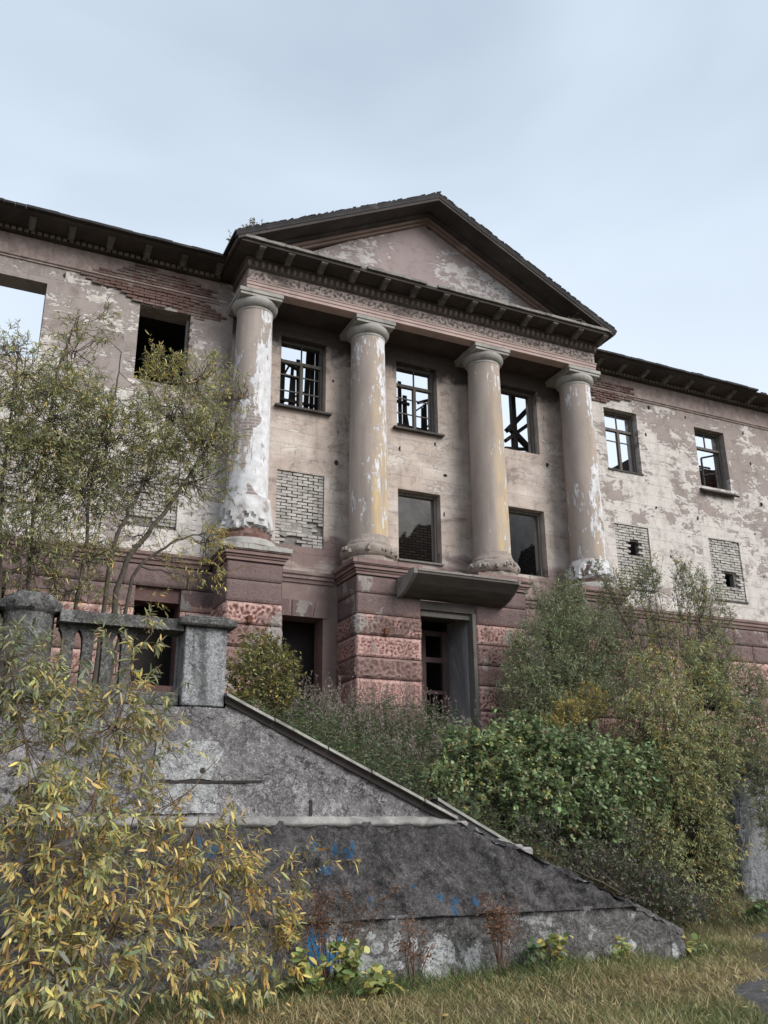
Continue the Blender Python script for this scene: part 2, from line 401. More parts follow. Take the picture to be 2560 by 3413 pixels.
M_ARCH = mat_simple('pink_architrave_plaster', (.52, .395, .36), (.40, .305, .28), 1.2, stain=(.22, .165, .155), stretch=(1, 1, .6))
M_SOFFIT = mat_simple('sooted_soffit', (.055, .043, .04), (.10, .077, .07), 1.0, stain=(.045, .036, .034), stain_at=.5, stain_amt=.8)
M_EGGBAND = mat_simple('dark_moulding_ground', (.10, .082, .074), (.17, .14, .126), 3)
M_EGG = mat_simple('weathered_moulding', (.34, .28, .25), (.23, .185, .165), 3, stain=(.10, .08, .07))
M_CORN = mat_simple('black_weathered_cornice', (.038, .032, .030), (.085, .070, .064), 1.3, stain=(.15, .13, .12), stain_at=.62, stain_amt=.5, stretch=(1, 1, 1))
M_BRACKET = mat_simple('sooty_bracket', (.085, .076, .07), (.165, .15, .138), 5, stain=(.04, .036, .034), stain_at=.5)
M_CORNEDGE = mat_simple('lichened_cornice_edge', (.16, .15, .142), (.29, .27, .25), 3.5, stain=(.07, .065, .06), stain_at=.5)
M_ROOF = mat_simple('black_roof_felt', (.022, .021, .023), (.048, .045, .046), 2.0, stain=(.15, .14, .135), stain_at=.62, stain_amt=.4)
M_RAKE = mat_simple('raking_moulding_plaster', (.235, .165, .14), (.15, .11, .098), 1.6, stain=(.40, .33, .29), stain_at=.6, stretch=(1, 1, 1))
M_CAP = mat_simple('grey_capital_concrete', (.27, .26, .245), (.42, .40, .375), 2.5, stain=(.12, .11, .10), stain_at=.55)
M_BASE = mat_simple('crumbling_base', (.32, .275, .24), (.23, .19, .17), 5, stain=(.46, .43, .40), stain_at=.56, bs=.8, bd=.04)
M_WHITEBASE = mat_simple('white_flaking_base', (.58, .58, .585), (.38, .375, .37), 5, stain=(.20, .15, .135), stain_at=.53, bs=.7, stain_amt=.9)
M_CANOPY = mat_simple('raw_canopy_concrete', (.085, .074, .069), (.14, .122, .112), 1.5, stain=(.05, .045, .042), stretch=(1, 3, 1))
M_CANEDGE = mat_simple('canopy_edge_concrete', (.19, .17, .155), (.27, .245, .225), 3, stain=(.09, .08, .075))
M_FRAME = mat_simple('weathered_frame_wood', (.085, .077, .069), (.15, .138, .125), 5, stretch=(6, 6, .8), stain=(.03, .027, .025))
M_WOOD = mat_simple('charred_wood', (.030, .027, .026), (.062, .054, .049), 5, stretch=(6, 6, .8), bs=.5)
M_WOODG = mat_simple('grey_weathered_wood', (.135, .125, .115), (.215, .20, .185), 4, stretch=(7, 7, .7), stain=(.05, .045, .042))
M_SILL = mat_simple('dark_sill', (.045, .04, .038), (.095, .085, .08), 4, stain=(.16, .14, .13))
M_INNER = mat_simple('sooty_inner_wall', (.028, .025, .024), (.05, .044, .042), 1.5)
M_METAL = mat_simple('rusted_iron', (.16, .062, .032), (.085, .04, .028), 12, stain=(.03, .022, .02))
def mat_brick(name, c1, c2, c3):
    n = NT(name); r = n.objrand(); a = n.noise(2.2, 5, .6, .3); b = n.noise(26, 5, .7)
    d = n.noise(5.5, 6, .7, .3)
    c = n.mix(r, c1, c2); c = n.mix(n.rng(a, .47, .6, 0, .75), c, c3); c = n.mix(n.rng(d, .46, .66, 0, .55), c, tuple(k * .5 for k in c2))
    c = n.mix(n.rng(b, .4, .75, 0, .4), c, tuple(k * .5 for k in c3))
    return n.done(c, .92, n.bump(b, .5, .012))
M_WBRICK = mat_brick('white_silicate_brick', (.50, .475, .44), (.375, .355, .33), (.28, .26, .245))
M_RBRICK = mat_brick('red_clay_brick', (.185, .10, .084), (.125, .075, .066), (.22, .175, .158))
M_MORTAR = mat_simple('dark_mortar', (.13, .118, .11), (.22, .20, .188), 7)
M_MORTARL = mat_simple('smeared_mortar', (.21, .195, .185), (.285, .27, .255), 4, bs=.7)
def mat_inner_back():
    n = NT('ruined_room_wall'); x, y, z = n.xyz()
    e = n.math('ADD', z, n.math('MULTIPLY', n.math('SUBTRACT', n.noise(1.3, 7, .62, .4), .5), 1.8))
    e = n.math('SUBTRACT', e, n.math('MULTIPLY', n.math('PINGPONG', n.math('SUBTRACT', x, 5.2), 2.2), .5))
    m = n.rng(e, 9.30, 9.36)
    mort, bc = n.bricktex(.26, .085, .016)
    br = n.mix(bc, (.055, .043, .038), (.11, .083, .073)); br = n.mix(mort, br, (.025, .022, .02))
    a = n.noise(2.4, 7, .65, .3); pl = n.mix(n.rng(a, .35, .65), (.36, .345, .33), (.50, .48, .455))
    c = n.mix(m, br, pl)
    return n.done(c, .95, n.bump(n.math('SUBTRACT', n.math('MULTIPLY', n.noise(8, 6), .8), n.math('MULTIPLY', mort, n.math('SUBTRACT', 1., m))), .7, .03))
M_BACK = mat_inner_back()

def mat_concrete(name, a, b, crack=.5, white=None, wamt=.7, wat=.58, dark=(.06, .056, .056), darkat=.55, lumps=.5, scale=1.4, streak=0., flake=0.):
    n = NT(name)
    t1 = n.noise(scale, 8, .68, .5); t2 = n.noise(8, 7, .7, .6); t3 = n.noise(42, 4, .7); t4 = n.noise(17, 5, .7, .4)
    c = n.mix(n.rng(t1, .36, .64), a, b)
    c = n.mix(n.rng(t2, .44, .66, 0, .7), c, tuple(k * 1.45 for k in b))
    c = n.mix(n.rng(t4, .38, .58, .75, 0), c, tuple(k * .42 for k in a))
    c = n.mix(n.rng(n.noise(scale * 1.6, 8, .7, .7, n.vec((1, 1, 1), (4, 9, 1))), darkat, darkat + .10, 0, .85), c, dark)
    if streak:
        sk = n.noise(1., 6, .62, .2, n.vec((6, 6, .55), (2, 2, 9)))
        c = n.mix(n.rng(sk, .42, .62, 0, streak), c, tuple(k * 1.5 for k in b)); c = n.mix(n.rng(sk, .36, .50, streak, 0), c, dark)
    if white: c = n.mix(n.rng(n.noise(scale * 1.1, 9, .7, .5, n.vec((1, 1, 1.2), (8, 3, 6))), wat, wat + .03, 0, wamt), c, n.mix(n.rng(t2, .3, .7), white, tuple(k * .7 for k in white)))
    if flake:
        fm, fe, ff = peel_layers(n, .60, 1.5, 1.3, 60., jitter=.2)
        c = n.mix(n.math('MULTIPLY', fm, flake), c, tuple(min(.6, k * 1.55) for k in b)); c = n.mix(n.math('MULTIPLY', fe, .6), c, tuple(k * .3 for k in a))
    dv = n.t.nodes.new('ShaderNodeVectorMath'); dv.operation = 'ADD'
    nn = n.t.nodes.new('ShaderNodeTexNoise'); nn.inputs['Scale'].default_value = 2.6; nn.inputs['Detail'].default_value = 8; nn.inputs['Roughness'].default_value = .7; n.put(nn.inputs['Vector'], n.pos)
    n.put(dv.inputs[0], n.pos); n.put(dv.inputs[1], nn.outputs['Color'])
    cr_ = n.voro(1.1, 'DISTANCE_TO_EDGE', dv.outputs[0])
    crk = n.math('MULTIPLY', n.rng(cr_, .002, .012, 1, 0), n.rng(n.noise(.9, 3), .46, .56, 0, crack))
    c = n.mix(crk, c, (.035, .032, .031))
    sp = n.voro(34., 'F1'); c = n.mix(n.math('MULTIPLY', n.rng(sp, .16, .28, .55, 0), n.rng(t4, .45, .6)), c, tuple(min(.6, k * 2.4) for k in b))
    c = n.mix(n.rng(t3, .40, .6, 0, .6), c, tuple(k * .35 for k in a))
    h = n.math('ADD', n.math('MULTIPLY', t2, lumps), n.math('MULTIPLY', t3, .22))
    h = n.math('ADD', h, n.math('MULTIPLY', t4, lumps * .6))
    h = n.math('SUBTRACT', n.math('ADD', h, n.math('MULTIPLY', n.rng(t1, .47, .5), .25)), n.math('MULTIPLY', crk, .8))
    return n.done(c, .93, n.bump(h, 1.0, .06))
M_WALLTOP = mat_concrete('lilac_grey_render', (.20, .19, .196), (.28, .266, .27), .8, white=(.44, .43, .42), wat=.575, darkat=.60, dark=(.12, .113, .118), flake=.55)
M_WALLPATCH = mat_concrete('pale_smooth_render', (.35, .35, .355), (.45, .45, .455), .7, white=(.55, .56, .57), darkat=.62, dark=(.2, .2, .21), lumps=.3)
M_WALLMID = mat_concrete('black_rough_batter', (.075, .07, .071), (.125, .117, .117), .5, white=(.20, .19, .185), wat=.62, darkat=.52, dark=(.045, .042, .044), lumps=1.0, scale=2.2, flake=.22)
M_WALLLOW = mat_concrete('whitewashed_base_course', (.13, .124, .12), (.205, .195, .19), .5, white=(.50, .505, .51), wat=.56, wamt=.85, darkat=.53, dark=(.05, .046, .046), lumps=.8, scale=1.7)
M_LEDGEW = mat_simple('worn_pale_ledge', (.33, .32, .305), (.19, .182, .178), 4, stain=(.10, .095, .093), stain_at=.45, bs=.8, bd=.03)
M_COPING = mat_simple('mossy_coping', (.19, .185, .16), (.32, .31, .285), 4, stain=(.05, .05, .04), stain_at=.52, bs=.7, bd=.03)
M_BAL = mat_concrete('grey_balustrade_concrete', (.115, .112, .108), (.19, .187, .182), .2, white=(.36, .36, .36), wat=.6, darkat=.55, dark=(.055, .056, .053))
M_POST = mat_concrete('streaked_post_concrete', (.18, .185, .19), (.275, .28, .288), .1, white=(.42, .43, .44), wat=.60, darkat=.56, dark=(.07, .071, .071), lumps=.25, streak=.7)
M_BLUE = mat_simple('blue_spray_paint', (.01, .17, .37), (.03, .13, .25), 9, stain=(.10, .13, .16), stain_at=.52)
M_WHITEP = mat_simple('white_spray_paint', (.46, .475, .49), (.33, .335, .345), 6, stain=(.13, .125, .12), stain_at=.53, stain_amt=.9)

def mat_leaf(name, shine=.35):
    n = NT(name); c = n.attr()
    return n.done(c, .55, None, c, shine)
M_LEAF = mat_leaf('leaves')
M_BARK = mat_simple('grey_bark', (.075, .066, .056), (.125, .11, .092), 9, stretch=(2, 2, .6), bs=.6)
M_STEM = mat_simple('reddish_willow_stem', (.12, .085, .055), (.17, .125, .08), 8)
M_BARKD = mat_simple('dark_bark', (.05, .042, .035), (.09, .075, .06), 9)
M_STALK = mat_leaf('dry_stalks', .15)
def mat_ground():
    n = NT('dry_turf_soil')
    a = n.noise(.5, 6, .6, .4); b = n.noise(7, 6, .7); d = n.noise(60, 3, .7)
    c = n.mix(n.rng(a, .38, .62), (.075, .072, .032), (.165, .125, .06))
    c = n.mix(n.rng(b, .35, .7), c, (.10, .075, .042)); c = n.mix(n.rng(d, .35, .7, 0, .5), c, (.035, .03, .018))
    return n.done(c, .97, n.bump(n.math('ADD', b, d), .8, .04))
M_GROUND = mat_ground()
M_PATH = mat_simple('crushed_stone_path', (.06, .058, .06), (.125, .12, .12), 9, stain=(.035, .033, .033), fine=48, bs=.9, bd=.03)

# ------------------------------------------------------------------ ground
ZB = 3.62
def coping_z(x): return 3.16 - (x + 2.26) * 0.458
def hgt(x, y):
    x = np.asarray(x, float); y = np.asarray(y, float)
    base = np.where(x < -2.26, 3.02, np.clip(coping_z(x) - .22, .0, 3.02))
    y0 = np.interp(x, [3.5, 7.0], [-7.6, -5.4])
    t = np.clip((y - y0) / (-1.7 - y0), 0, 1)
    up = base + (ZB - base) * t
    wob = .05 * np.sin(x * 1.7 + y * .9) + .04 * np.sin(x * .6 - y * 2.1)
    fade = np.clip((np.abs(x - 2) - 60) / 100, 0, 1)
    far = np.clip((y - 30) / 200, 0, 1)
    h = np.where(y > -7.62, up * (1 - fade * .6) * (1 - .4 * far) + wob * (y < -1.8), 0.0 + wob * .6)
    return h
def axis(core, far):
    a = list(core)
    s = 1.5; p = a[-1]
    while p < far: p += s; s *= 1.35; a.append(p)
    s = 1.5; p = a[0]
    while p > -far: p -= s; s *= 1.35; a.insert(0, p)
    return np.array(a)
gx = axis(np.arange(-14, 24.01, .4), 600)
gy = axis(np.concatenate([np.arange(-20, -8.4, .4), [-8.1, -7.7, -7.63, -7.61, -7.4], np.arange(-7.1, 6.01, .35)]), 600)
X, Y = np.meshgrid(gx, gy); V = np.stack([X, Y, hgt(X, Y)], -1).reshape(-1, 3)
nx_, ny_ = len(gx), len(gy)
I = (np.arange(ny_ - 1)[:, None] * nx_ + np.arange(nx_ - 1)[None]).ravel()
mesh_np('ground', V, [np.stack([I, I + 1, I + nx_ + 1, I + nx_], 1)], None, M_GROUND, True, kind='structure')
# the gravel path that clips the lower right corner, a sheet that follows the ground
pl = []
for k in range(41):
    t = k / 40; c = np.array([8.2 - 10 * t, -7.4 - 9.2 * t]); w = 1.3 + .16 * math.sin(k * .45) + .07 * math.sin(k * 1.1)
    nrm = np.array([-.677, .736])
    pl.append([c + nrm * (w + (-w - 1.6) * q / 11) for q in range(12)])
P = np.array(pl); V = np.concatenate([P.reshape(-1, 2), np.zeros((492, 1))], 1); V[:, 2] = hgt(V[:, 0], np.minimum(V[:, 1], -7.63)) + .035
V[::12, 2] -= .05; V[11::12, 2] -= .05
I = (np.arange(40)[:, None] * 12 + np.arange(11)[None]).ravel()
mesh_np('path', V, [np.stack([I, I + 12, I + 13, I + 1], 1)], None, M_PATH, kind='structure')

# ------------------------------------------------------------------ the ruined building
B = thing('ruined_building', 'abandoned neoclassical building with four columns, pediment and peeling mauve plaster', 'building', (4.548, 0, ZB))
CX = 4.548
COLX = [0.0, 2.897, 6.2, 9.097]
WT, WB, LT, LB = 13.053, 11.167, 9.549, 7.752       # upper and lower window heads and sills
WW = 1.174
UPC = [-5.14, -1.95, 1.448, 4.548, 7.648, 11.12, 14.48, 17.84]
XL, XR, XP0, XP1 = -13.0, 23.0, -0.36, 9.456
def win(c, z0, z1, w=WW): return (c - w/2, c + w/2, z0, z1)
UPPER = [win(c, WB, WT) for c in UPC] + [win(c, WB, WT) for c in (-8.5, -11.8, 21.1)]
LOWER = [win(c, LB, LT) for c in UPC[1:]] + [win(c, LB, LT) for c in (-5.14, -8.5, -11.8, 21.1)]

def wall_with_holes(x0, x1, z0, z1, y0, y1, holes, jag=None):
    mb = MB()
    hs = [h for h in holes if h[1] > x0 + .01 and h[0] < x1 - .01 and h[3] > z0 and h[2] < z1]
    xs = sorted({x0, x1, *[h[0] for h in hs], *[h[1] for h in hs]}); zs = sorted({z0, z1, *[max(h[2], z0) for h in hs], *[min(h[3], z1) for h in hs]})
    inside = lambda a, b: any(h[0] < a < h[1] and h[2] < b < h[3] for h in hs)
    vid = {}
    def v(x, y, z):
        k = (round(x, 4), round(y, 4), round(z, 4))
        if k not in vid: vid[k] = len(mb.v); mb.v.append((x, y, z))
        return vid[k]
    for i in range(len(xs) - 1):
        for j in range(len(zs) - 1):
            a, b, c, d = xs[i], xs[i+1], zs[j], zs[j+1]
            if inside((a+b)/2, (c+d)/2): continue
            mb.f.append((v(a,y0,c), v(b,y0,c), v(b,y0,d), v(a,y0,d))); mb.f.append((v(a,y1,c), v(a,y1,d), v(b,y1,d), v(b,y1,c)))
            def edge_free(ii, jj):
                return not (0 <= ii < len(xs)-1 and 0 <= jj < len(zs)-1) or inside((xs[ii]+xs[ii+1])/2, (zs[jj]+zs[jj+1])/2)
            if edge_free(i-1, j): mb.f.append((v(a,y0,c), v(a,y0,d), v(a,y1,d), v(a,y1,c)))
            if edge_free(i+1, j): mb.f.append((v(b,y0,c), v(b,y1,c), v(b,y1,d), v(b,y0,d)))
            if edge_free(i, j-1): mb.f.append((v(a,y0,c), v(a,y1,c), v(b,y1,c), v(b,y0,c)))
            if edge_free(i, j+1): mb.f.append((v(a,y0,d), v(b,y0,d), v(b,y1,d), v(a,y1,d)))
    return mb
YB = 0.52
wall_with_holes(XL, XP0, 7.0, 14.13, 0, YB, UPPER + LOWER).build('wall', M_LEFT, B, label='left wing wall in flaking mauve plaster')
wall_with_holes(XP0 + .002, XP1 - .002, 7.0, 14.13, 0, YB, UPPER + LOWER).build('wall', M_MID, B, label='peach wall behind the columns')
wall_with_holes(XP1, XR, 7.0, 14.13, 0, YB, UPPER + LOWER).build('wall', M_RIGHT, B, label='right wing wall of cream and mauve patches')
# ground floor walls
GL = [(-2.12, -1.18, 4.45, 6.17), (-5.6, -4.6, 4.45, 6.17), (-8.9, -7.9, 4.45, 6.17)]
DOORW = (1.09, 2.05, 3.2, 6.13)
GR = [(12.6, 13.9, 4.6, 6.0), (16.0, 17.3, 4.6, 6.0), (19.4, 20.7, 4.6, 6.0)]
wall_with_holes(XL, -.40, 3.0, 6.999, .02, YB, GL).build('ground_floor_wall', M_RUSTCORE, B)
wall_with_holes(-.398, 9.496, 3.0, 6.999, .0, YB, [DOORW, (3.94, 5.36, 3.0, 6.42)]).build('ground_floor_wall', M_BAND, B, label='brown ground floor wall between the piers')
wall_with_holes(9.498, XR, 3.0, 6.999, .02, YB, GR).build('ground_floor_wall', M_RUSTCORE, B)

# wing rustication: every block a part
def wing_blocks(x0, x1, holes, step, seed):
    z = 3.2; r = 0
    while z < 6.95:
        zt = min(z + .462, 6.95)
        xs = [x0]; x = x0 + step * (.5 if r % 2 else 1.0)
        while x < x1 - .25: xs.append(x); x += step
        xs.append(x1)
        for a, b in zip(xs[:-1], xs[1:]):
            segs = [(a, b)]
            for h in holes:
                if zt > h[2] + .05 and z < h[3] - .05:
                    segs = [q for s in segs for q in (((s[0], min(s[1], h[0])), (max(s[0], h[1]), s[1])) if h[0] < s[1] and h[1] > s[0] else (s,)) if q[1] - q[0] > .06]
            for a2, b2 in segs:
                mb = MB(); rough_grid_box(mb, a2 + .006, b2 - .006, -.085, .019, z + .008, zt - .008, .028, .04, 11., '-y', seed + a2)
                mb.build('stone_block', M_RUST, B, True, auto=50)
        z += .466; r += 1
wing_blocks(-7.0, -.42, GL, 1.32, 3.1)
wing_blocks(9.65, 17.6, GR, 1.32, 8.1)
# belt course at the wing foot, run between the pedestals too
def belt(x0, x1, ytop, mat=M_LEDGE, z0=6.93, lab=None):
    mb = MB()
    mb.prism([(.0, z0), (ytop + .09, z0), (ytop + .07, z0 + .07), (ytop + .035, z0 + .09), (ytop + .035, z0 + .15), (ytop, z0 + .18), (ytop - .01, z0 + .245), (.0, z0 + .285)], 'x', x0, x1)
    mb.build('belt_course', mat, B, label=lab)
belt(XL, -.62, -.20); belt(9.72, XR, -.20); belt(.80, 2.28, -.12, M_BAND, 6.90)
belt(7.05, 8.32, -.12, M_BAND, 6.90)

# piers with their courses, ledge and mouldings
PIERS = [(-.5, .70), (2.39, 3.94), (5.36, 6.75), (8.42, 9.62)]
COURSES = [3.2, 3.66, 4.125, 4.679, 5.138, 5.606, 6.071, 6.53, 6.93]
for k, (a, b) in enumerate(PIERS):
    core = MB().box(a + .03, b - .03, -1.085, -.002, 3.0, 6.93)
    pier = core.build('pier', M_RUSTCORE, B)
    for i in range(len(COURSES) - 1):
        z0, z1 = COURSES[i] + .011, COURSES[i + 1] - .011
        mb = MB(); amp = .034 if i < 6 else .007
        if k == 1 and i in (0, 1, 2): amp = .008
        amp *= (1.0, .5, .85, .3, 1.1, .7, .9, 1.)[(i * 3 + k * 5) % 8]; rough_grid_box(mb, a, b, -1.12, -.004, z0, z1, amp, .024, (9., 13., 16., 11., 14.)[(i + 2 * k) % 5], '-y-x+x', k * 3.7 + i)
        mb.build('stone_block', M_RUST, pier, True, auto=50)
    x0, x1 = a - .13, b + .13
    if k == 1: x1 = b - .06
    if k == 2: x0 = a + .05
    mb = MB()
    for (o, z0, z1) in ((.035, 6.932, 7.0), (.06, 7.002, 7.05), (.10, 7.052, 7.13), (.13, 7.132, 7.16)):
        xa, xb = a - o, b + o
        if k == 1: xb = b
        if k == 2: xa = a
        mb.box(xa, xb, -1.12 - o, -.003, z0, z1, .008)
    mb.build('pier_moulding', M_LEDGE, pier)
    top = MB()
    n_ = 14; xa, xb = a - .15, b + .15
    if k == 1: xb = b - .02
    if k == 2: xa = a + .02
    for i in range(n_):
        u0, u1 = xa + (xb - xa) * i / n_, xa + (xb - xa) * (i + 1) / n_
        e = -1.27 + .018 * mnoise.noise(Vector((u0 * 4, k, 0)))
        top.box(u0, u1 - .0005, e, -.004, 7.162, 7.262 + .02 * mnoise.noise(Vector((u0 * 3, k, 9))))
    top.build('ledge', M_CAP if k == 0 else M_LEDGE, pier)
    # wall anchor rusting on the stone
    an = MB(); ax = (a + b) / 2 + (-.1 if k < 2 else .35); az = 5.72 if k < 3 else 5.3
    an.box(ax - .05, ax + .05, -1.21, -1.12, az - .10, az + .06, .012).box(ax - .09, ax + .09, -1.17, -1.125, az - .02, az + .03, .008)
    an.build('wall_anchor', M_METAL, pier)

# columns
for k, cx in enumerate(COLX):
    cyy = -.592
    prof = []
    zb0 = 7.93 if k in (1, 2) else 8.05
    for i in range(41):
        t = i / 40; z = zb0 + (13.05 - zb0) * t
        r = .455 - .045 * t ** 1.6 + (.018 if i == 40 else 0)
        prof.append((r, z))
    mb = MB(); mb.lathe(prof, cx, cyy, 56, lambda a, z, r: .006 * mnoise.noise(Vector((math.cos(a) * 2, math.sin(a) * 2, z * 1.3 + k))))
    col = mb.build('column', M_COLUMNS[k], B, True, auto=40)
    if k in (1, 2):
        pr = [(.60, 7.262), (.60, 7.38), (.56, 7.40), (.60, 7.44), (.635, 7.52), (.635, 7.60), (.60, 7.67), (.53, 7.70), (.525, 7.76), (.50, 7.79), (.475, 7.86), (.46, 7.931)]
        d = lambda a, z, r: .03 * mnoise.noise(Vector((math.cos(a) * 5, math.sin(a) * 5, z * 8 + k * 3))) * (1 if 7.45 < z < 7.72 else .25) - (.04 if z < 7.42 and mnoise.noise(Vector((a * 2, k, 1))) > .1 else 0)
        pp = []
        for (r0, z0), (r1, z1) in zip(pr[:-1], pr[1:]): pp += [(r0, z0), ((r0 + r1) / 2, (z0 + z1) / 2)]
        pp.append(pr[-1])
        MB().lathe(pp, cx, cyy, 56, d).build('column_base', M_BASE, col, True, auto=45)
        if k == 1 or k == 2:       # loose stones of the broken torus
            rs = np.random.default_rng(5 + k)
            for i in range(17):
                a = math.pi * (1.02 + .96 * rs.random()); st = MB(); rr = .638
                cxx, cyy2, cz = cx + rr * math.cos(a), cyy + rr * math.sin(a), 7.54 + rs.uniform(-.03, .06); q = rs.uniform(.018, .045)
                st.box(cxx - q, cxx + q, cyy2 - q, cyy2 + q, cz - q * 1.2, cz + q * 1.2, q * .45)
                st.build('base_stone', M_BASE, col)
    else:
        pr = [(.545, 7.64), (.60, 7.65), (.615, 7.70), (.60, 7.80), (.58, 7.92), (.565, 8.06), (.545, 8.22), (.50, 8.42)] if k == 0 else \
             [(.54, 7.55), (.60, 7.56), (.61, 7.64), (.585, 7.74), (.54, 7.88), (.505, 7.98), (.47, 8.08)]
        pp = []
        for (r0, z0), (r1, z1) in zip(pr[:-1], pr[1:]): pp += [(r0, z0), (r0 * .67 + r1 * .33, z0 * .67 + z1 * .33), (r0 * .33 + r1 * .67, z0 * .33 + z1 * .67)]
        pp.append(pr[-1]); zl = pr[0][1]
        def dsp(a, z, r, k=k, zl=zl):
            q = nz3(math.cos(a) * 2.6, math.sin(a) * 2.6, z * 2.5 + k)
            return .03 * q - (.075 if q < -.05 - (z - zl) * 1.1 or q > .30 + (z - zl) * .8 else 0)
        MB().lathe(pp, cx, cyy, 72, dsp).build('column_base', M_WHITEBASE, col, True, auto=40, label='column foot wrapped in broken white plaster')
        MB().lathe([(.56, 7.42), (.535, 7.48), (.55, 7.54), (.52, 7.60), (.54, 7.66), (.50, 7.9)], cx, cyy, 56, lambda a, z, r: .05 * nz3(math.cos(a) * 4, math.sin(a) * 4, z * 9 + k)).build('base_core', M_RBRICK, col, True, auto=30)
        MB().lathe([(.66, 7.262), (.68, 7.28), (.68, 7.38), (.655, 7.425), (.5, 7.45)], cx, cyy, 56, lambda a, z, r: .03 * nz3(math.cos(a) * 3, math.sin(a) * 3, z * 5 + k)).build('base_slab', M_CAP, col, True, auto=35)
    cap = MB().lathe([(.412, 13.0), (.432, 13.012), (.432, 13.045), (.418, 13.05), (.418, 13.075), (.445, 13.085), (.50, 13.13), (.527, 13.19), (.53, 13.235), (.515, 13.268)], cx, cyy, 56).build('capital', M_CAP, col, True, auto=35)
    ab = MB()
    ab.box(cx - .50, cx + .50, cyy - .50, -.002, 13.269, 13.335, .006).box(cx - .526, cx + .526, cyy - .526, -.001, 13.337, 13.438, .008)
    ab.build('abacus', M_CAP, col)

# soffit and entablature of the portico
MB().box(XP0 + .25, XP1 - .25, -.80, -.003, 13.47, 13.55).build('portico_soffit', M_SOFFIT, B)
E1 = MB().box(XP0, XP1, -1.10, .45, 13.62, 13.95)
ent = E1.build('entablature', M_ENT, B)
# the frieze is a pitted rough coat
mb = MB(); rough_grid_box(mb, XP0 + .01, XP1 - .01, -1.118, -1.085, 13.645, 13.935, .04, .025, 12.0, '-y', 4.0, .004, False); mb.build('frieze', M_FRIEZE, ent, True, auto=60)
MB().box(XP0 - .012, XP1 + .012, -1.118, -.82, 13.441, 13.52, .006).box(XP0 - .022, XP1 + .022, -1.135, -.82, 13.522, 13.60, .006).box(XP0 - .035, XP1 + .035, -1.15, -.82, 13.602, 13.642, .008).build('architrave', M_ARCH, ent)
for s_, xa in ((-1, XP0), (1, XP1)):
    MB().box(min(xa - s_*.30, xa + s_*.012), max(xa - s_*.30, xa + s_*.012), -.818, -.002, 13.443, 13.60).build('architrave_return', M_ARCH, ent)
em = MB().box(XP0 - .02, XP1 + .02, -1.13, .40, 13.951, 13.975, .004).prism([(.0, 13.976), (-1.15, 13.976), (-1.20, 14.15), (.0, 14.15)], 'x', XP0 - .05, XP1 + .05).box(XP0 - .09, XP1 + .09, -1.235, .40, 14.151, 14.185, .006)
em = em.build('egg_moulding', M_EGGBAND, ent)
eggs = MB(); eggs.lathe([(.012, -.075), (.036, -.05), (.052, 0), (.047, .05), (.025, .075)], 0, 0, 8)
e0 = eggs.build('egg', M_EGG, em, True, origin=(0, 0, 0))
NE = 64
for i in range(NE):
    o = e0 if i == 0 else e0.copy()
    if i: COL.objects.link(o); o.parent = em
    o.location = Vector((XP0 + .02 + (XP1 - XP0 - .04) * i / (NE - 1), -1.178, 14.062)) - Vector(ORG[em.name])
    o.rotation_euler = (.27, 0, 0)
# horizontal cornice
ZC0, ZC1, YC = 14.20, 14.345, -1.80
cor = MB().box(-.72, 9.62, YC + .06, .35, ZC0, ZC0 + .075).build('cornice', M_CORN, B)
mb = MB(); n_ = 66
for i in range(n_):
    a, b = -.80 + 10.46 * i / n_, -.80 + 10.46 * (i + 1) / n_
    e = YC + .02 * mnoise.noise(Vector((a * 3, 1, 0))) + (.05 if mnoise.noise(Vector((a * 2.1, 7, 0))) > .38 else 0)
    mb.box(a, b - .001, e, -.9, ZC0 + .077, ZC1 + .025 * mnoise.noise(Vector((a * 4, 5, 0))))
mb.build('cornice_edge', M_CORNEDGE, cor)
br = MB()
br.prism([(-1.34, 14.198), (-1.70, 14.198), (-1.705, 14.145), (-1.66, 14.12), (-1.58, 14.115), (-1.50, 14.09), (-1.44, 14.05), (-1.38, 14.055), (-1.34, 14.09)], 'x', -.062, .062)
br.box(-.08, .08, -1.725, -1.35, 14.16, 14.197, .005)
b0 = None
for i in range(-6, 7):
    if i in (-6,): dx = .12
    else: dx = 0
    x = CX + .812 * i + dx
    if b0 is None:
        b0 = br.build('bracket', M_BRACKET, cor); o = b0
    else:
        o = b0.copy(); COL.objects.link(o); o.parent = cor
    o.location = Vector((x, 0, 0)); o.location.z = rng.uniform(-.008, .0)
# pediment
tym = MB().add([(.2, -1.0, 14.3), (8.9, -1.0, 14.3), (CX, -1.0, 16.92), (.2, -.55, 14.3), (8.9, -.55, 14.3), (CX, -.55, 16.92)],
               [(0, 1, 2), (5, 4, 3), (0, 3, 4, 1), (1, 4, 5, 2), (2, 5, 3, 0)]).build('tympanum', M_TYMP, B)
AP = (4.36, 17.03)                                 # ridge seen from the front
def rake(mb, y0, y1, off0, off1, inset):
    """sloping band: off0/off1 are vertical distances under the roof line, both slopes, mitred at the ridge"""
    for s_, xe in ((-1, -.86), (1, 9.68)):
        xe = xe - s_ * inset
        ze = 14.30 + inset * .5 * .9
        zz = lambda x: AP[1] + (14.32 - AP[1]) * (abs(x - AP[0]) / abs((-.86 if s_ < 0 else 9.68) - AP[0]))
        A = [(xe, zz(xe) - off1), (AP[0], AP[1] - off1), (AP[0], AP[1] - off0), (xe, zz(xe) - off0)]
        mb.prism(A, 'y', y0, y1)
    return mb
rk = rake(MB(), -1.80, .25, .09, .165, .05).build('raking_cornice', M_CORN, B)
rake(MB(), -1.815, -1.70, -.002, .088, .0).build('raking_fascia', M_ROOF, rk)
rake(MB(), -1.28, -.9, .167, .25, .9).build('raking_moulding', M_CORN, rk)
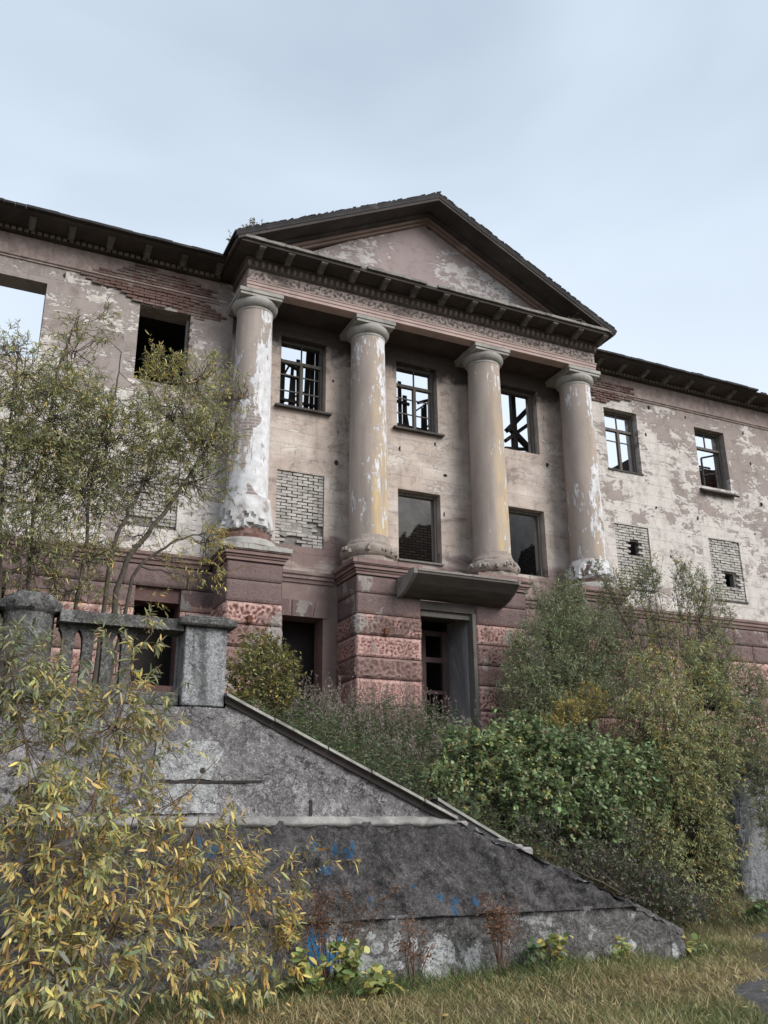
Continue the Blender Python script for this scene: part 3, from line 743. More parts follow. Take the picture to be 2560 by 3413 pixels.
rake(MB(), -1.17, -.9, .252, .33, 1.3).build('raking_moulding', M_RAKE, rk)
rake(MB(), -1.09, -.9, .332, .40, 1.5).build('raking_moulding', M_RAKE, rk)
rf = rake(MB(), -1.82, .9, -.06, -.004, -.04).build('roof', M_ROOF, B)
# short ragged felt tabs along the rake
mb = MB()
for s_, xe in ((-1, -.86), (1, 9.68)):
    for i in range(34):
        t = (i + rng.uniform(.1, .9)) / 34; x = AP[0] + (xe - AP[0]) * t; z = AP[1] + (14.32 - AP[1]) * t
        l = rng.uniform(.06, .2); sl_ = (14.32 - AP[1]) / (xe - AP[0])
        mb.prism([(x, z + .058), (x + l, z + .058 + l * sl_), (x + l, z + .085 + l * sl_ + rng.uniform(-.02, .012)), (x, z + .08 + rng.uniform(-.02, .012))], 'y', -1.83, -1.3)
mb.build('roof_tab', M_ROOF, rf, kind='stuff')
vh = MB().lathe([(.05, -.01), (.0705, .004), (.06, .03)], 0, 0, 12).build('vent_hole', M_INNER, tym, origin=(0, 0, 0))
vh.location = Vector((CX - .06, -1.0, 16.60)) - Vector(ORG[tym.name]); vh.rotation_euler = (math.pi/2, 0, 0)
# broken twigs caught at the right foot of the rake (a nest heap)
nest = thing('nest', 'heap of dry twigs lodged on the right end of the pediment cornice', 'nest', (8.55, -1.5, ZC1))
mb = MB()
for i in range(90):
    c = Vector((8.55 + rng.normal(0, .32), -1.5 + rng.normal(0, .13), ZC1 + abs(rng.normal(.05, .06)) + .02))
    d = Vector((rng.normal(), rng.normal() * .6, rng.normal() * .35)).normalized() * rng.uniform(.1, .28)
    mb.beam(c - d, c + d, .012)
mb.build('twigs', M_BARK, nest, kind='stuff')

# wing eaves
def eave(x0, x1, ragged=None, sl=''):
    mb = MB().prism([(.3, 14.235), (-.70, 14.235), (-.76, 14.262), (-.76, 14.275), (.3, 14.29)], 'x', x0, x1)
    ev = mb.build('eave', M_CORN, B)
    mb = MB(); n_ = int((x1 - x0) / .22)
    for i in range(n_):
        a = x0 + (x1 - x0) * i / n_; b = x0 + (x1 - x0) * (i + 1) / n_
        q = mnoise.noise(Vector((a * 1.9, 3, 1)))
        dz = .022 * mnoise.noise(Vector((a * 2.2, 3, 1))); e = -.86 + .03 * q
        if ragged and a > ragged:
            if q > .25: continue
            e += rng.uniform(0, .35); dz += rng.uniform(-.05, .05)
        mb.box(a, b - .002, e, .7, 14.277, 14.335 + dz)
    mb.build('eave_edge', M_ROOF, ev)
    MB().box(x0, x1, -.10, .35, 14.131, 14.234).box(x0, x1, -.13, -.001, 14.10, 14.13, .003).build('eave_bed_mould', M_CORN, ev)
    # dentil course
    d0 = None; x = x0 + .06; k = 0
    dm = MB().box(-.045, .045, -.125, -.101, 14.14, 14.225).build('dentil', M_EGG, ev, origin=(0, 0, 0))
    xs = [q for q in np.arange(max(x0, -6.8) + .06, min(x1, 17.6), .135)]
    for i, x in enumerate(xs):
        o = dm if i == 0 else dm.copy()
        if i: COL.objects.link(o); o.parent = ev
        o.location = Vector((x, 0, 0)) - Vector(ORG[ev.name])
    bm_ = MB().prism([(-.26, 14.234), (-.60, 14.234), (-.605, 14.19), (-.52, 14.165), (-.44, 14.15), (-.36, 14.11), (-.30, 14.09), (-.26, 14.11)], 'x', -.062, .062)
    bm_.box(-.08, .08, -.625, -.27, 14.20, 14.233, .004)
    bk = bm_.build('bracket', M_BRACKET, ev, origin=(0, 0, 0))
    xs = [q for q in np.arange(x0 + .5, x1, .83) if -7.5 < q < 18.5]
    for i, x in enumerate(xs):
        o = bk if i == 0 else bk.copy()
        if i: COL.objects.link(o); o.parent = ev
        o.location = Vector((x, 0, 0)) - Vector(ORG[ev.name])
    # frieze band and string moulding under it
    MB().box(x0, x1, -.02, -.001, 13.60, 14.095).build('wing_frieze', M_ENT, ev)
    MB().prism([(-.001, 13.49), (-.035, 13.50), (-.035, 13.53), (-.07, 13.55), (-.075, 13.58), (-.021, 13.597), (-.001, 13.598)], 'x', x0, x1).build('string_moulding', M_ENT, ev)
    return ev
EL = eave(XL, -.74); ER = eave(9.66, XR, 15.7)

# exposed bricks: patches where the plaster has dropped
def brick_patch(x0, x1, z0, z1, y, seed, parent, mat, name='exposed_brickwork', keep=.5, out=.012):
    mb = MB(); r = 0; z = z0
    while z < z1:
        x = x0 - (.13 if r % 2 else 0)
        while x < x1:
            u = (x + .125 - x0) / (x1 - x0) * 2 - 1; w = (z - z0) / (z1 - z0) * 2 - 1
            if u * u + w * w + .55 * mnoise.noise(Vector((x * 1.7, z * 2.2, seed))) < keep:
                d = rng.uniform(0, out)
                mb.box(x, x + .245, y - .016 - d, y, z, z + .062, .006)
            x += .26
        z += .077; r += 1
    return mb.build(name, mat, parent, kind='stuff')
brick_patch(-3.9, -.5, 13.0, 14.05, -.021, 2.0, EL, M_RBRICK, keep=.75, out=.03)
brick_patch(-2.2, -.4, 12.9, 13.5, 0, 4.0, EL, M_RBRICK, keep=.6)
brick_patch(9.5, 11.9, 13.1, 14.05, -.021, 9.0, ER, M_RBRICK, keep=.6, out=.03)

# windows
def window(c, z0, z1, kind, mat=M_FRAME):
    x0, x1 = c - WW/2, c + WW/2; y = .20; fw = .075
    fr = MB().box(x0 + .001, x0 + fw, y, y + .10, z0 + .001, z1 - .001).box(x1 - fw, x1 - .001, y, y + .10, z0 + .001, z1 - .001) \
        .box(x0 + fw + .001, x1 - fw - .001, y + .001, y + .099, z1 - fw, z1 - .002).box(x0 + fw + .001, x1 - fw - .001, y + .001, y + .099, z0 + .002, z0 + fw)
    w = fr.build('window', mat, B)
    zt = z0 + (z1 - z0) * .70
    def bar(nm, *a):
        MB().box(*a).build(nm, mat, w)
    if kind in ('full', 'half'):
        bar('transom', x0 + fw + .002, x1 - fw - .002, y - .01, y + .09, zt - .04, zt + .04)
        m = x0 + WW * .52
        bar('mullion', m - .04, m + .04, y - .005, y + .085, z0 + fw + .001, zt - .041)
        bar('muntin', m - .015, m + .015, y + .02, y + .06, zt + .041, z1 - fw - .001)
        for q in ((x0 + fw, m - .041), (m + .041, x1 - fw)):
            for t in (.36, .68):
                zz = z0 + fw + (zt - z0) * t
                if kind == 'full' or t > .5: bar('muntin', q[0] + .002, q[1] - .002, y + .025, y + .055, zz - .014, zz + .014)
    if kind == 'sash':
        bar('transom', x0 + fw + .002, x1 - fw - .002, y - .01, y + .09, zt - .04, zt + .04)
        m = x0 + WW * .5
        bar('muntin', m - .015, m + .015, y + .02, y + .06, zt + .041, z1 - fw - .001)
        # a leaf hanging open inwards on each side
        for hx, s_, an in ((x0 + fw + .01, 1, 1.15), (x1 - fw - .01, -1, .95)):
            lw, lz0, lz1 = .46, z0 + .1, zt - .06
            P = lambda a, z: (hx + s_ * a * math.cos(an), y + .1 + a * math.sin(an), z)
            sb = MB()
            for a0, a1 in ((P(0, lz0), P(0, lz1)), (P(lw, lz0), P(lw, lz1)), (P(0, lz0), P(lw, lz0)), (P(0, lz1), P(lw, lz1)), (P(0, (lz0 + lz1) * .5), P(lw, (lz0 + lz1) * .5))):
                sb.beam(a0, a1, .045)
            sb.build('sash', mat, w, label='sash swung open inwards')
    return w
def sill(w, c, z0, x_ext=.12, d=.13, th=.05, tilt=0.):
    mb = MB(); a, b = c - WW/2 - x_ext, c + WW/2 + x_ext
    mb.prism([(-d, z0 - th), (.18, z0 - th + .02), (.18, z0 + .02), (-d, z0)], 'x', a, b)
    o = mb.build('sill', M_SILL, w)
    return o
w1 = window(UPC[2], WB, WT, 'full'); sill(w1, UPC[2], WB)
w2 = window(UPC[3], WB, WT, 'full'); sill(w2, UPC[3], WB)
w3 = window(UPC[4], WB, WT, 'none')
w4 = window(UPC[5], WB, WT, 'half'); sill(w4, UPC[5], WB, .03, .03)
w5 = window(UPC[6], WB, WT, 'sash')
MB().prism([(-.19, WB - .22), (-.15, WB - .25), (.10, WB - .05), (.10, WB)], 'x', UPC[6] - .66, UPC[6] + .70).build('hanging_sill_board', M_WOOD, w5)
w6 = window(UPC[7], WB, WT, 'none')
wl2 = window(UPC[3], LB, LT, 'none', M_WOODG)
MB().box(UPC[3] - WW/2 - .02, UPC[3] + WW/2 + .02, -.06, .19, LB - .045, LB - .001).build('sill', M_WOODG, wl2)
wl3 = window(UPC[4], LB, LT, 'none', M_WOODG)
wb = MB().box(UPC[1] + WW/2 - .06, UPC[1] + WW/2 - .001, .15, .25, WB + .01, WT - .01).build('window', M_WOODG, B)

# burnt timber seen through the windows
rb = MB().box(-.2, 2.95, 1.10, 1.20, 10.55, 10.68).build('burnt_partition', M_WOOD, B)
def plank(parent, x, zt, w, z0=10.68, lean=0., Y=1.12, th=.035):
    mb = MB(); a = (x, Y, z0); b = (x + lean, Y + rng.uniform(-.05, .05), zt)
    mb.beam(a, b, w, th, up=(0, 1, 0)); mb.build('plank', M_WOOD, parent)
for x, zt, w, ln in ((.80, 13.9, .09, .02), (1.0, 12.9, .10, .04), (1.16, 13.0, .11, .12), (1.30, 12.95, .09, .02), (1.45, 13.0, .08, .10), (1.60, 12.6, .09, -.02), (1.76, 13.15, .10, -.05), (1.90, 14.2, .13, .10), (2.07, 14.4, .11, .05), (2.22, 14.3, .14, .03), (2.38, 14.4, .12, .0), (2.54, 14.2, .12, .02), (2.70, 14.3, .12, .02)):
    plank(rb, x, zt, w, lean=ln)
for a, b in (((.7, 1.06, 13.2), (1.8, 1.06, 12.75)), ((.7, 1.05, 12.6), (1.75, 1.05, 12.55)), ((.6, 1.05, 11.9), (2.8, 1.05, 11.85))):
    MB().beam(a, b, .05, .07).build('batten', M_WOOD, rb)
rb2 = MB().box(3.2, 6.1, 1.10, 1.20, 10.55, 10.68).build('burnt_partition', M_WOOD, B)
for x, zt, w, ln in ((4.42, 12.9, .06, -.12), (4.62, 13.15, .10, .0), (4.74, 12.75, .12, .03), (5.02, 12.3, .09, -.28), (5.24, 12.45, .06, .02), (5.36, 12.6, .10, .02), (5.5, 12.7, .09, .0), (5.64, 12.8, .10, -.03), (5.78, 12.85, .08, .04), (5.92, 13.0, .10, 0)):
    plank(rb2, x, zt, w, lean=ln)
for a, b in (((4.2, 1.06, 12.15), (4.95, 1.06, 11.0)), ((4.2, 1.05, 12.5), (4.85, 1.05, 12.45)), ((5.1, 1.05, 12.55), (6.0, 1.05, 12.95)), ((4.3, 1.05, 11.8), (6.0, 1.05, 11.75))):
    MB().beam(a, b, .06, .07).build('batten', M_WOOD, rb2)
g_ = np.random.default_rng(77)
for (xa, xb, par) in ((.75, 2.9, rb), (4.0, 6.1, rb2)):
    for i in range(9):
        x0_ = g_.uniform(xa, xb); z0_ = g_.uniform(11.2, 12.6); l_ = g_.uniform(.5, 1.3); an_ = g_.normal(1.3, .55)
        Yb = 1.0 + g_.uniform(-.12, .5); MB().beam((x0_, Yb, z0_), (x0_ + l_ * math.cos(an_), Yb + .05, min(13.6, z0_ + l_ * math.sin(an_))), g_.uniform(.03, .075), .04).build('fallen_lath', M_WOOD, par)
tr = MB().beam((8.05, .9, 13.9), (8.05, .9, 10.4), .14).build('fallen_truss', M_WOOD, B)
def wpt(px, py, Y=.9): return tuple(at(px, py, Y))
for (a, b, w) in (((1095, 930), (1152, 872), .16), ((1092, 952), (1158, 905), .13), ((1102, 925), (1158, 985), .15), ((1090, 968), (1160, 972), .09), ((1152, 862), (1155, 985), .13)):
    MB().beam(wpt(*a), wpt(*b), w, w * .8).build('truss_beam', M_WOOD, tr)

# bricked-up windows: each brick a part (300 in all), the rest joined
bme = None
def infill(c, hole, count, dark_low=0., seed=0):
    x0, x1 = c - WW/2, c + WW/2
    a = x0 + .002; b = x1 - .002
    back = wall_with_holes(a, b, LB + .002, LT - .002, .085, .24, [hole] if hole else []).build('brick_infill', M_MORTAR, B)
    global bme
    cells = []; r = 0; z = LB + .012
    while z + .07 < LT:
        x = a + (.0 if r % 2 else -.13)
        while x < b - .03:
            p, q = max(x + .005, a + .004), min(x + .25, b - .004)
            if q - p > .05:
                mx_, mz = (p + q) / 2, z + .034
                if not (hole and hole[0] - .06 < mx_ < hole[1] + .06 and hole[2] - .03 < mz < hole[3] + .03): cells.append((p, q, z))
            x += .26
        z += .0775; r += 1
    cells.sort(key=lambda t: -t[2])
    rest = MB(); g = np.random.default_rng(seed)
    lowz = LB + dark_low
    used = 0
    for i, (p, q, z) in enumerate(cells):
        j = g.uniform(-.006, .026); smear = z < lowz and mnoise.noise(Vector((p * 2, z * 2.5, seed))) > .18
        if smear: continue
        if used < count:
            used += 1
            if bme is None:
                o = MB().box(-.5, .5, -.06, .06, -.034, .034, .006).build('brick', M_WBRICK, back, origin=(0, 0, 0)); bme = o.data
                # scale the unit brick along x only
            else:
                o = bpy.data.objects.new('brick', bme); COL.objects.link(o); o.parent = back
            o.location = Vector(((p + q) / 2, .085 - j - .0, z + .034)) - Vector(ORG[back.name]); o.scale = (q - p, .7, g.uniform(.82, 1.0))
            o.scale.x *= g.uniform(.93, 1.0); o.rotation_euler = (0, g.normal(0, .016), g.normal(0, .02))
        else:
            rest.box(p, q, .085 - .04 - j, .086, z, z + .068, .006)
    if rest.v: rest.build('lower_bricks', M_WBRICK, back, kind='stuff')
    if dark_low and count:
        for j in range(7):      # mortar slopped over the lower courses, in separate thin crusts
            cx_, cz_ = g.uniform(a + .2, b - .2), LB + g.uniform(.34, dark_low * .95); rx, rz = g.uniform(.16, .3), g.uniform(.06, .13)
            pr = [(min(b - .01, max(a + .01, cx_ + rx * (1 + .6 * mnoise.fractal(Vector((math.cos(t) * 1.7 + j * 3, math.sin(t) * 1.7, seed)), .7, 2.2, 4)) * math.cos(t))),
                   cz_ + rz * (1 + .6 * mnoise.fractal(Vector((math.cos(t) * 1.7 + j * 3, math.sin(t) * 1.7, seed)), .7, 2.2, 4)) * math.sin(t)) for t in np.linspace(0, 2 * math.pi, 41)[:-1]]
            MB().prism(pr, 'y', .046 - .002 * j, .09).build('mortar_smear', M_MORTARL, back)
    return back
infill(UPC[2], None, 110, .62, 1)
infill(UPC[5], (11.02, 11.38, 8.72, 9.12), 96, 0, 2)
infill(UPC[6], (14.42, 14.76, 8.18, 8.58), 94, 0, 3)
infill(UPC[1], None, 0, .2, 4)
infill(UPC[0], None, 0, .2, 5)
for c in UPC[5:7]:
    MB().box(c - WW/2 - .03, c + WW/2 + .03, -.03, .02, LB - .05, LB + .001, .004).build('lower_sill', M_SILL, B)
# rough arch of the blocked side doorway
vo = MB()
for i, (a0, a1) in enumerate(((.98, 1.28), (1.31, 1.78), (1.81, 2.14))):
    k = (i - 1) * .06
    v0 = MB().prism([(a0, 6.135), (a1, 6.135), (a1 + k, 6.50), (a0 + k, 6.50)], 'y', -.03, -.001).build('lintel_stone', M_RUST if i < 2 else M_BAND, B)

# door canopy: thin concrete shell tipped up at its front
prof = []
ca = [(-1.12, 6.50), (-1.30, 6.53), (-1.50, 6.60), (-1.70, 6.70), (-1.95, 6.865)]
prof = ca + [(-1.965, 6.955), (-1.70, 6.80), (-1.50, 6.70), (-1.30, 6.63), (-1.12, 6.60)]
can = MB().prism(prof, 'x', 3.42, 6.02).build('door_canopy', M_CANOPY, B)
mb = MB()
for s_, xx in ((-1, 3.40), (1, 6.04)):
    pp = [(y, z - .012) for y, z in ca] + [(-1.975, 6.965), (-1.85, 6.99), (-1.5, 6.90), (-1.12, 6.95)]
    mb = MB(); mb.prism(pp, 'x', xx - .045, xx + .045) if s_ < 0 else mb.prism([(y, z - .008) for y, z in prof], 'x', xx - .019, xx + .02)
    mb.build('canopy_edge', M_CANEDGE, can)
mb = MB()
for i in range(30):
    a = 3.46 + 2.5 * i / 30; mb.box(a, a + .081, -1.978, -1.93, 6.92, 6.965 + .02 * mnoise.noise(Vector((a * 4, 2, 2))))
mb.build('canopy_lip', M_CANEDGE, can)
# doorway: lining, transom post and inner door
MB().box(3.94, 5.36, -1.08, -.02, 6.30, 6.499).build('door_lintel', M_CANOPY, B)
dr = MB().box(5.27, 5.358, -1.10, -.85, 3.4, 6.298).box(3.942, 4.0, -.97, -.85, 3.4, 6.298).box(4.002, 5.268, -1.0, -.85, 6.17, 6.298).build('doorway', M_WOODG, B)
MB().box(5.268, 5.352, -.84, .12, 3.3, 6.29).build('passage_wall', mat_simple('blue_grey_passage_plaster', (.30, .305, .33), (.44, .44, .465), 1.4, stain=(.05, .05, .055), stain_at=.5, stretch=(1, 1, .6)), dr)
MB().box(3.86, 3.944, -.84, 2.6, 3.3, 6.29).build('passage_wall', M_BAND, dr)
MB().box(5.20, 5.352, .121, 2.6, 3.3, 6.29).build('passage_wall', M_INNER, dr)
MB().box(3.86, 5.352, .55, 2.6, 6.291, 6.36).build('passage_ceiling', M_INNER, dr)
MB().box(4.55, 4.66, .06, .16, 3.4, 6.1).box(5.10, 5.266, .06, .16, 3.4, 6.1).box(4.662, 5.098, .07, .15, 5.35, 5.47).box(4.662, 5.098, .07, .15, 4.62, 4.70).box(4.662, 5.098, .07, .15, 5.98, 6.1).build('inner_door_frame', mat_simple('old_brown_door_paint', (.15, .10, .092), (.10, .07, .066), 4), dr)
MB().box(4.69, 4.715, .17, .62, 3.4, 5.9).build('door_leaf', M_WOOD, dr, label='dark door leaf standing ajar')
MB().box(3.9, 5.3, 2.55, 2.6, 3.3, 6.29).build('passage_end', M_INNER, dr)

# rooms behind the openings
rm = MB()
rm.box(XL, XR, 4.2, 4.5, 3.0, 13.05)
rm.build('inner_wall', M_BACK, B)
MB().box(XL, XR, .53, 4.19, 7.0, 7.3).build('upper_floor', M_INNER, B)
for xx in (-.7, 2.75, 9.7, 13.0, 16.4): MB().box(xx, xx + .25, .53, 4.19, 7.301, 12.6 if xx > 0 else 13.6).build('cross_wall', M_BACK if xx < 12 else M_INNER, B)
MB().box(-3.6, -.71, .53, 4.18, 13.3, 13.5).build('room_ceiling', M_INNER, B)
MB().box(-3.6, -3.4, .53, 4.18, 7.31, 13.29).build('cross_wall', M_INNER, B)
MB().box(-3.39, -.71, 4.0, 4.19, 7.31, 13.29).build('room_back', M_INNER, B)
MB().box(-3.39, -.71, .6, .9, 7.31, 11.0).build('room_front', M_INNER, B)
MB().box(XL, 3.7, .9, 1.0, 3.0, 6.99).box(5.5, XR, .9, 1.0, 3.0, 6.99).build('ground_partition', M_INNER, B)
# brick stub seen through the far right window
brick_patch(14.6, 16.2, 11.0, 12.55, 1.5, 6.0, B, M_RBRICK, 'brick_stub', keep=1.6, out=.02)
MB().add([(14.4, 1.5, 10.6), (16.3, 1.5, 10.6), (16.3, 1.5, 12.6), (15.5, 1.5, 12.45), (14.6, 1.5, 11.6), (14.4, 1.7, 10.6), (16.3, 1.7, 10.6), (16.3, 1.7, 12.6), (15.5, 1.7, 12.45), (14.6, 1.7, 11.6)],
         [(0,1,2,3,4), (9,8,7,6,5), (0,5,6,1), (1,6,7,2), (2,7,8,3), (3,8,9,4), (4,9,5,0)]).build('brick_stub_core', M_MORTAR, B)
# putlog holes left in the plaster
ph = None
hole_xz = [(2.33, 9.95), (2.36, 10.75), (2.2, 12.1), (4.05, 10.62), (5.02, 10.9), (5.3, 10.1), (5.22, 9.05), (7.05, 10.75), (8.45, 12.3), (8.42, 10.9), (12.0, 12.45), (12.05, 10.2), (13.2, 12.1), (13.6, 10.1), (12.4, 8.8), (12.9, 8.65), (16.0, 12.2), (15.8, 9.9), (13.6, 13.3), (12.2, 13.35), (15.9, 13.2),
           (-3.3, 13.3), (-4.2, 13.35), (-3.2, 11.9), (-1.1, 11.35), (-1.0, 13.2), (-3.6, 10.2), (15.9, 8.6), (16.2, 10.9)]
for i, (x, z) in enumerate(hole_xz):
    if ph is None:
        o = ph = MB().lathe([(.035, 0), (.055, .004), (.05, .012)], 0, 0, 9).build('putlog_hole', M_INNER, B, origin=(0, 0, 0))
    else:
        o = ph.copy(); COL.objects.link(o); o.parent = B
    o.location = Vector((x, 0, z)) - Vector(ORG[B.name]); o.rotation_euler = (math.pi/2, 0, i * 1.3); o.scale = (1 + .3 * math.sin(i * 3), 1 + .3 * math.cos(i * 2), 1)
# brick reveal stubs of the broken left window
for i in range(8):
    z = WB + .25 + i * .2 + rng.uniform(-.03, .03)
    MB().box(UPC[1] + WW/2 - .02, UPC[1] + WW/2 + rng.uniform(.02, .09), -.012, .1, z, z + .065, .006).build('reveal_brick', M_RBRICK, B)

# ------------------------------------------------------------------ the stair cheek wall in front
SW = thing('stair_wall', 'long grey concrete stair wall sloping down to the right with cracked render and blue graffiti', 'wall', (-1, -8, 0))
XE = 3.98
def topz(x): return max(.26, coping_z(x)) if x > -2.26 else 3.05
def face(name, mat, x0, x1, zlo, zhi, yfn, amp, res, freq, seed, kindlabel=None):
    nx, nv = int((x1 - x0) / res), max(3, int(1.1 / res)); V = []
    for j in range(nv + 1):
        for i in range(nx + 1):
            x = x0 + (x1 - x0) * i / nx; a, b = zlo(x), max(zlo(x) + .004, zhi(x)); z = a + (b - a) * j / nv
            y = yfn(z)
            n1 = mnoise.fractal(Vector((x * freq, z * freq, seed)), .8, 2.1, 4)
            V.append((x, y - amp * (n1 + .25), z + .25 * amp * n1))
    V = np.array(V); w = nx + 1
    I = (np.arange(nv)[:, None] * w + np.arange(nx)[None]).ravel()
    return mesh_np(name, V, [np.stack([I, I + 1, I + w + 1, I + w], 1)], SW, mat, True, label=kindlabel)
face('upper_face', M_WALLTOP, -9, .92, lambda x: 1.72, lambda x: topz(x) - .02, lambda z: -7.86, .022, .035, 4, 1.)
face('batter', M_WALLMID, -9, 3.35, lambda x: .665, lambda x: min(1.76, topz(x) + .05), lambda z: -8.43 + (z - .665) / 1.09 * .55 + .10 * max(0, (z - 1.5) / .26) ** 2, .10, .03, 3.6, 2., 'black rough sloping middle of the stair wall')
face('base_course', M_WALLLOW, -9, XE, lambda x: -.15, lambda x: min(.69, topz(x) + .06), lambda z: -8.40 + .02 * z, .03, .035, 4.5, 3., 'base course with flaking whitewash')
mb = MB()
N_ = 60; xs = [-14 + (XE + 14) * i / N_ for i in range(N_ + 1)]
mb.prism([(-14, -.3), (.9, -.3), (.9, 1.70), (-2.26, 3.03), (-14, 3.03)], 'y', -7.82, -7.37)
mb.prism([(.901, -.3), (XE - .02, -.3), (XE - .02, .26), (.901, 1.66)], 'y', -7.87, -7.37)
mb.prism([(-14, -.3), (XE - .02, -.3), (XE - .02, .26), (3.0, .62), (-14, .62)], 'y', -8.37, -7.871)
mb.build('wall_core', M_WALLMID, SW)
# sloped top of the batter and its broken end
mb = MB()
V = []
n_ = 70
for i in range(n_ + 1):
    x = .86 + (XE - .86) * i / n_; z = topz(x)
    for j in range(6):
        t = j / 5; yf = -8.47 + max(0, z - .665) / 1.09 * .55 if z > .665 else -8.42
        y = yf + (-7.36 - yf) * t
        V.append((x, y, z + .05 - .06 * (1 - t) ** 3 + .065 * mnoise.fractal(Vector((x * 4, y * 4, 3)), .8, 2, 4)))
I = (np.arange(n_)[:, None] * 6 + np.arange(5)[None]).ravel()
mesh_np('sloping_top', np.array(V), [np.stack([I, I + 6, I + 7, I + 1], 1)], SW, M_WALLTOP, True)
mb = MB(); rough_grid_box(mb, XE - .12, XE + .02, -8.41, -7.36, -.1, .30, .04, .05, 5, '-y+x', 3, .02); mb.build('wall_end', M_WALLLOW, SW, True, auto=60)
V = []; n_ = 260
for i in range(n_ + 1):
    a = -9 + 9.85 * i / n_; k1 = mnoise.fractal(Vector((a * 3, 1, 1)), .8, 2, 4); k2 = mnoise.fractal(Vector((a * 4, 7, 1)), .8, 2, 4)
    for (y, z) in ((-7.84, 1.80), (-7.875, 1.79), (-7.90, 1.765), (-7.925, 1.735), (-7.945, 1.70), (-7.86, 1.66)):
        V.append((a, y - .022 * k1 * (y < -7.88), z + .014 * k2))
I = (np.arange(n_)[:, None] * 6 + np.arange(5)[None]).ravel()
mesh_np('ledge', np.array(V), [np.stack([I, I + 6, I + 7, I + 1], 1)], SW, M_LEDGEW, True)
mb = MB()
mb.add([(-2.27, y, coping_z(-2.27) + d) for y, d in ((-7.90, -.075), (-7.915, .008), (-7.37, .008), (-7.37, -.075))] + [(.86, y, coping_z(.86) + d) for y, d in ((-7.90, -.075), (-7.915, .008), (-7.37, .008), (-7.37, -.075))],
       [(0,1,2,3), (7,6,5,4), (0,4,5,1), (1,5,6,2), (2,6,7,3), (3,7,4,0)])
mb.build('coping_shade_bed', M_CORN, SW)  # recessed bed coloured black to stand for the shadow band under the coping
# coping stones along the slope
x = -2.28; i = 0
while x < .80:
    l = [.62, .70, .58, .74, .52][i % 5]; x1 = min(x + l, .86)
    dz = rng.uniform(-.018, .014); mb = MB(); m_ = 6
    for q in range(m_):
        a, b = x + (x1 - x) * q / m_, x + (x1 - x) * (q + 1) / m_ - (.012 if q == m_ - 1 else 0)
        e = -7.975 + .012 * mnoise.noise(Vector((a * 6, 2, 0)))
        mb.add([(a, e, coping_z(a) + .012 + dz), (b, e, coping_z(b) + .012 + dz), (b, -7.36, coping_z(b) + .012 + dz), (a, -7.36, coping_z(a) + .012 + dz),
                (a, e + .012, coping_z(a) + .05 + dz), (b, e + .012, coping_z(b) + .05 + dz), (b, -7.36, coping_z(b) + .06 + dz), (a, -7.36, coping_z(a) + .06 + dz)],
               [(0,3,2,1), (4,5,6,7), (0,1,5,4), (1,2,6,5), (2,3,7,6), (3,0,4,7)])
    mb.build('coping_stone', M_COPING, SW); x = x1 + .006; i += 1
for (px, py, s_) in ((990, 1782, .11), (1108, 1832, .12), (1132, 1838, .09), (1078, 1820, .07)):
    p = at(px, py, -7.80); mb = MB(); mb.box(p[0] - s_ * 1.2, p[0] + s_, -7.9, -7.66, p[2] - .09, p[2] + .05, .03); mb.build('coping_fragment', M_LEDGEW, SW)
# the inner string wall that shows above the broken lower end
mb = MB(); st = []
for i in range(26):
    a = .88 + (3.75 - .88) * i / 25; st.append((a, coping_z(a) + .30 - .05 * (a - .88) + .012 * mnoise.noise(Vector((a * 5, 1, 4)))))
mb.prism([(.88, .2), (3.75, .05)] + st[::-1], 'y', -7.36, -7.14); mb.build('string_wall', M_WALLMID, SW)
mb = MB()
for (a, z0), (b, z1) in zip(st[:-1], st[1:]): mb.add([(a, -7.385, z0 - .02), (b, -7.385, z1 - .02), (b, -7.10, z1 - .02), (a, -7.10, z0 - .02), (a, -7.38, z0 + .022), (b, -7.38, z1 + .022), (b, -7.10, z1 + .022), (a, -7.10, z0 + .022)], [(0,3,2,1), (4,5,6,7), (0,1,5,4), (1,2,6,5), (2,3,7,6), (3,0,4,7)])
mb.build('string_coping', M_COPING, SW)
# smooth patches of newer render on the upper face
def patch(name, pts, Y, th, mat, parent, jit=.015, seed=0):
    P = [at(px, py, Y) for px, py in pts]; pr = []; g = np.random.default_rng(seed)
    for (a, b) in zip(P, P[1:] + P[:1]):
        for t in np.linspace(0, 1, 6)[:-1]:
            q = a + (b - a) * t; pr.append((q[0] + g.normal(0, jit), q[2] + g.normal(0, jit)))
    return MB().prism(pr, 'y', Y - th, Y + .01).build(name, mat, parent)
patch('render_patch', [(338, 1600), (472, 1602), (482, 1622), (455, 1684), (330, 1684)], -7.875, .012, M_WALLPATCH, SW, .006, 1)
patch('render_patch', [(330, 1694), (470, 1694), (466, 1757), (330, 1757)], -7.875, .012, M_WALLPATCH, SW, .006, 2)
patch('groove', [(345, 1686), (568, 1686), (566, 1691), (345, 1691)], -7.868, .012, M_INNER, SW, .002, 4)
for (px, py, r) in ((438, 1664, .028),):
    p = at(px, py, -7.89); MB().lathe([(r, 0), (r * 1.2, .006), (r, .012)], 0, 0, 10).build('drill_hole', M_WALLMID, SW, origin=(0, 0, 0)).rotation_euler = (math.pi/2, 0, 0)
    o = SW.children[-1]
    o = [c for c in SW.children if c.name.startswith('drill_hole')][-1]; o.location = Vector((p[0], -7.888, p[2])) - Vector(ORG[SW.name])
MB().box(-1.16, -1.125, -7.885, -7.85, 1.80, 1.98).build('dark_slot', M_INNER, SW)
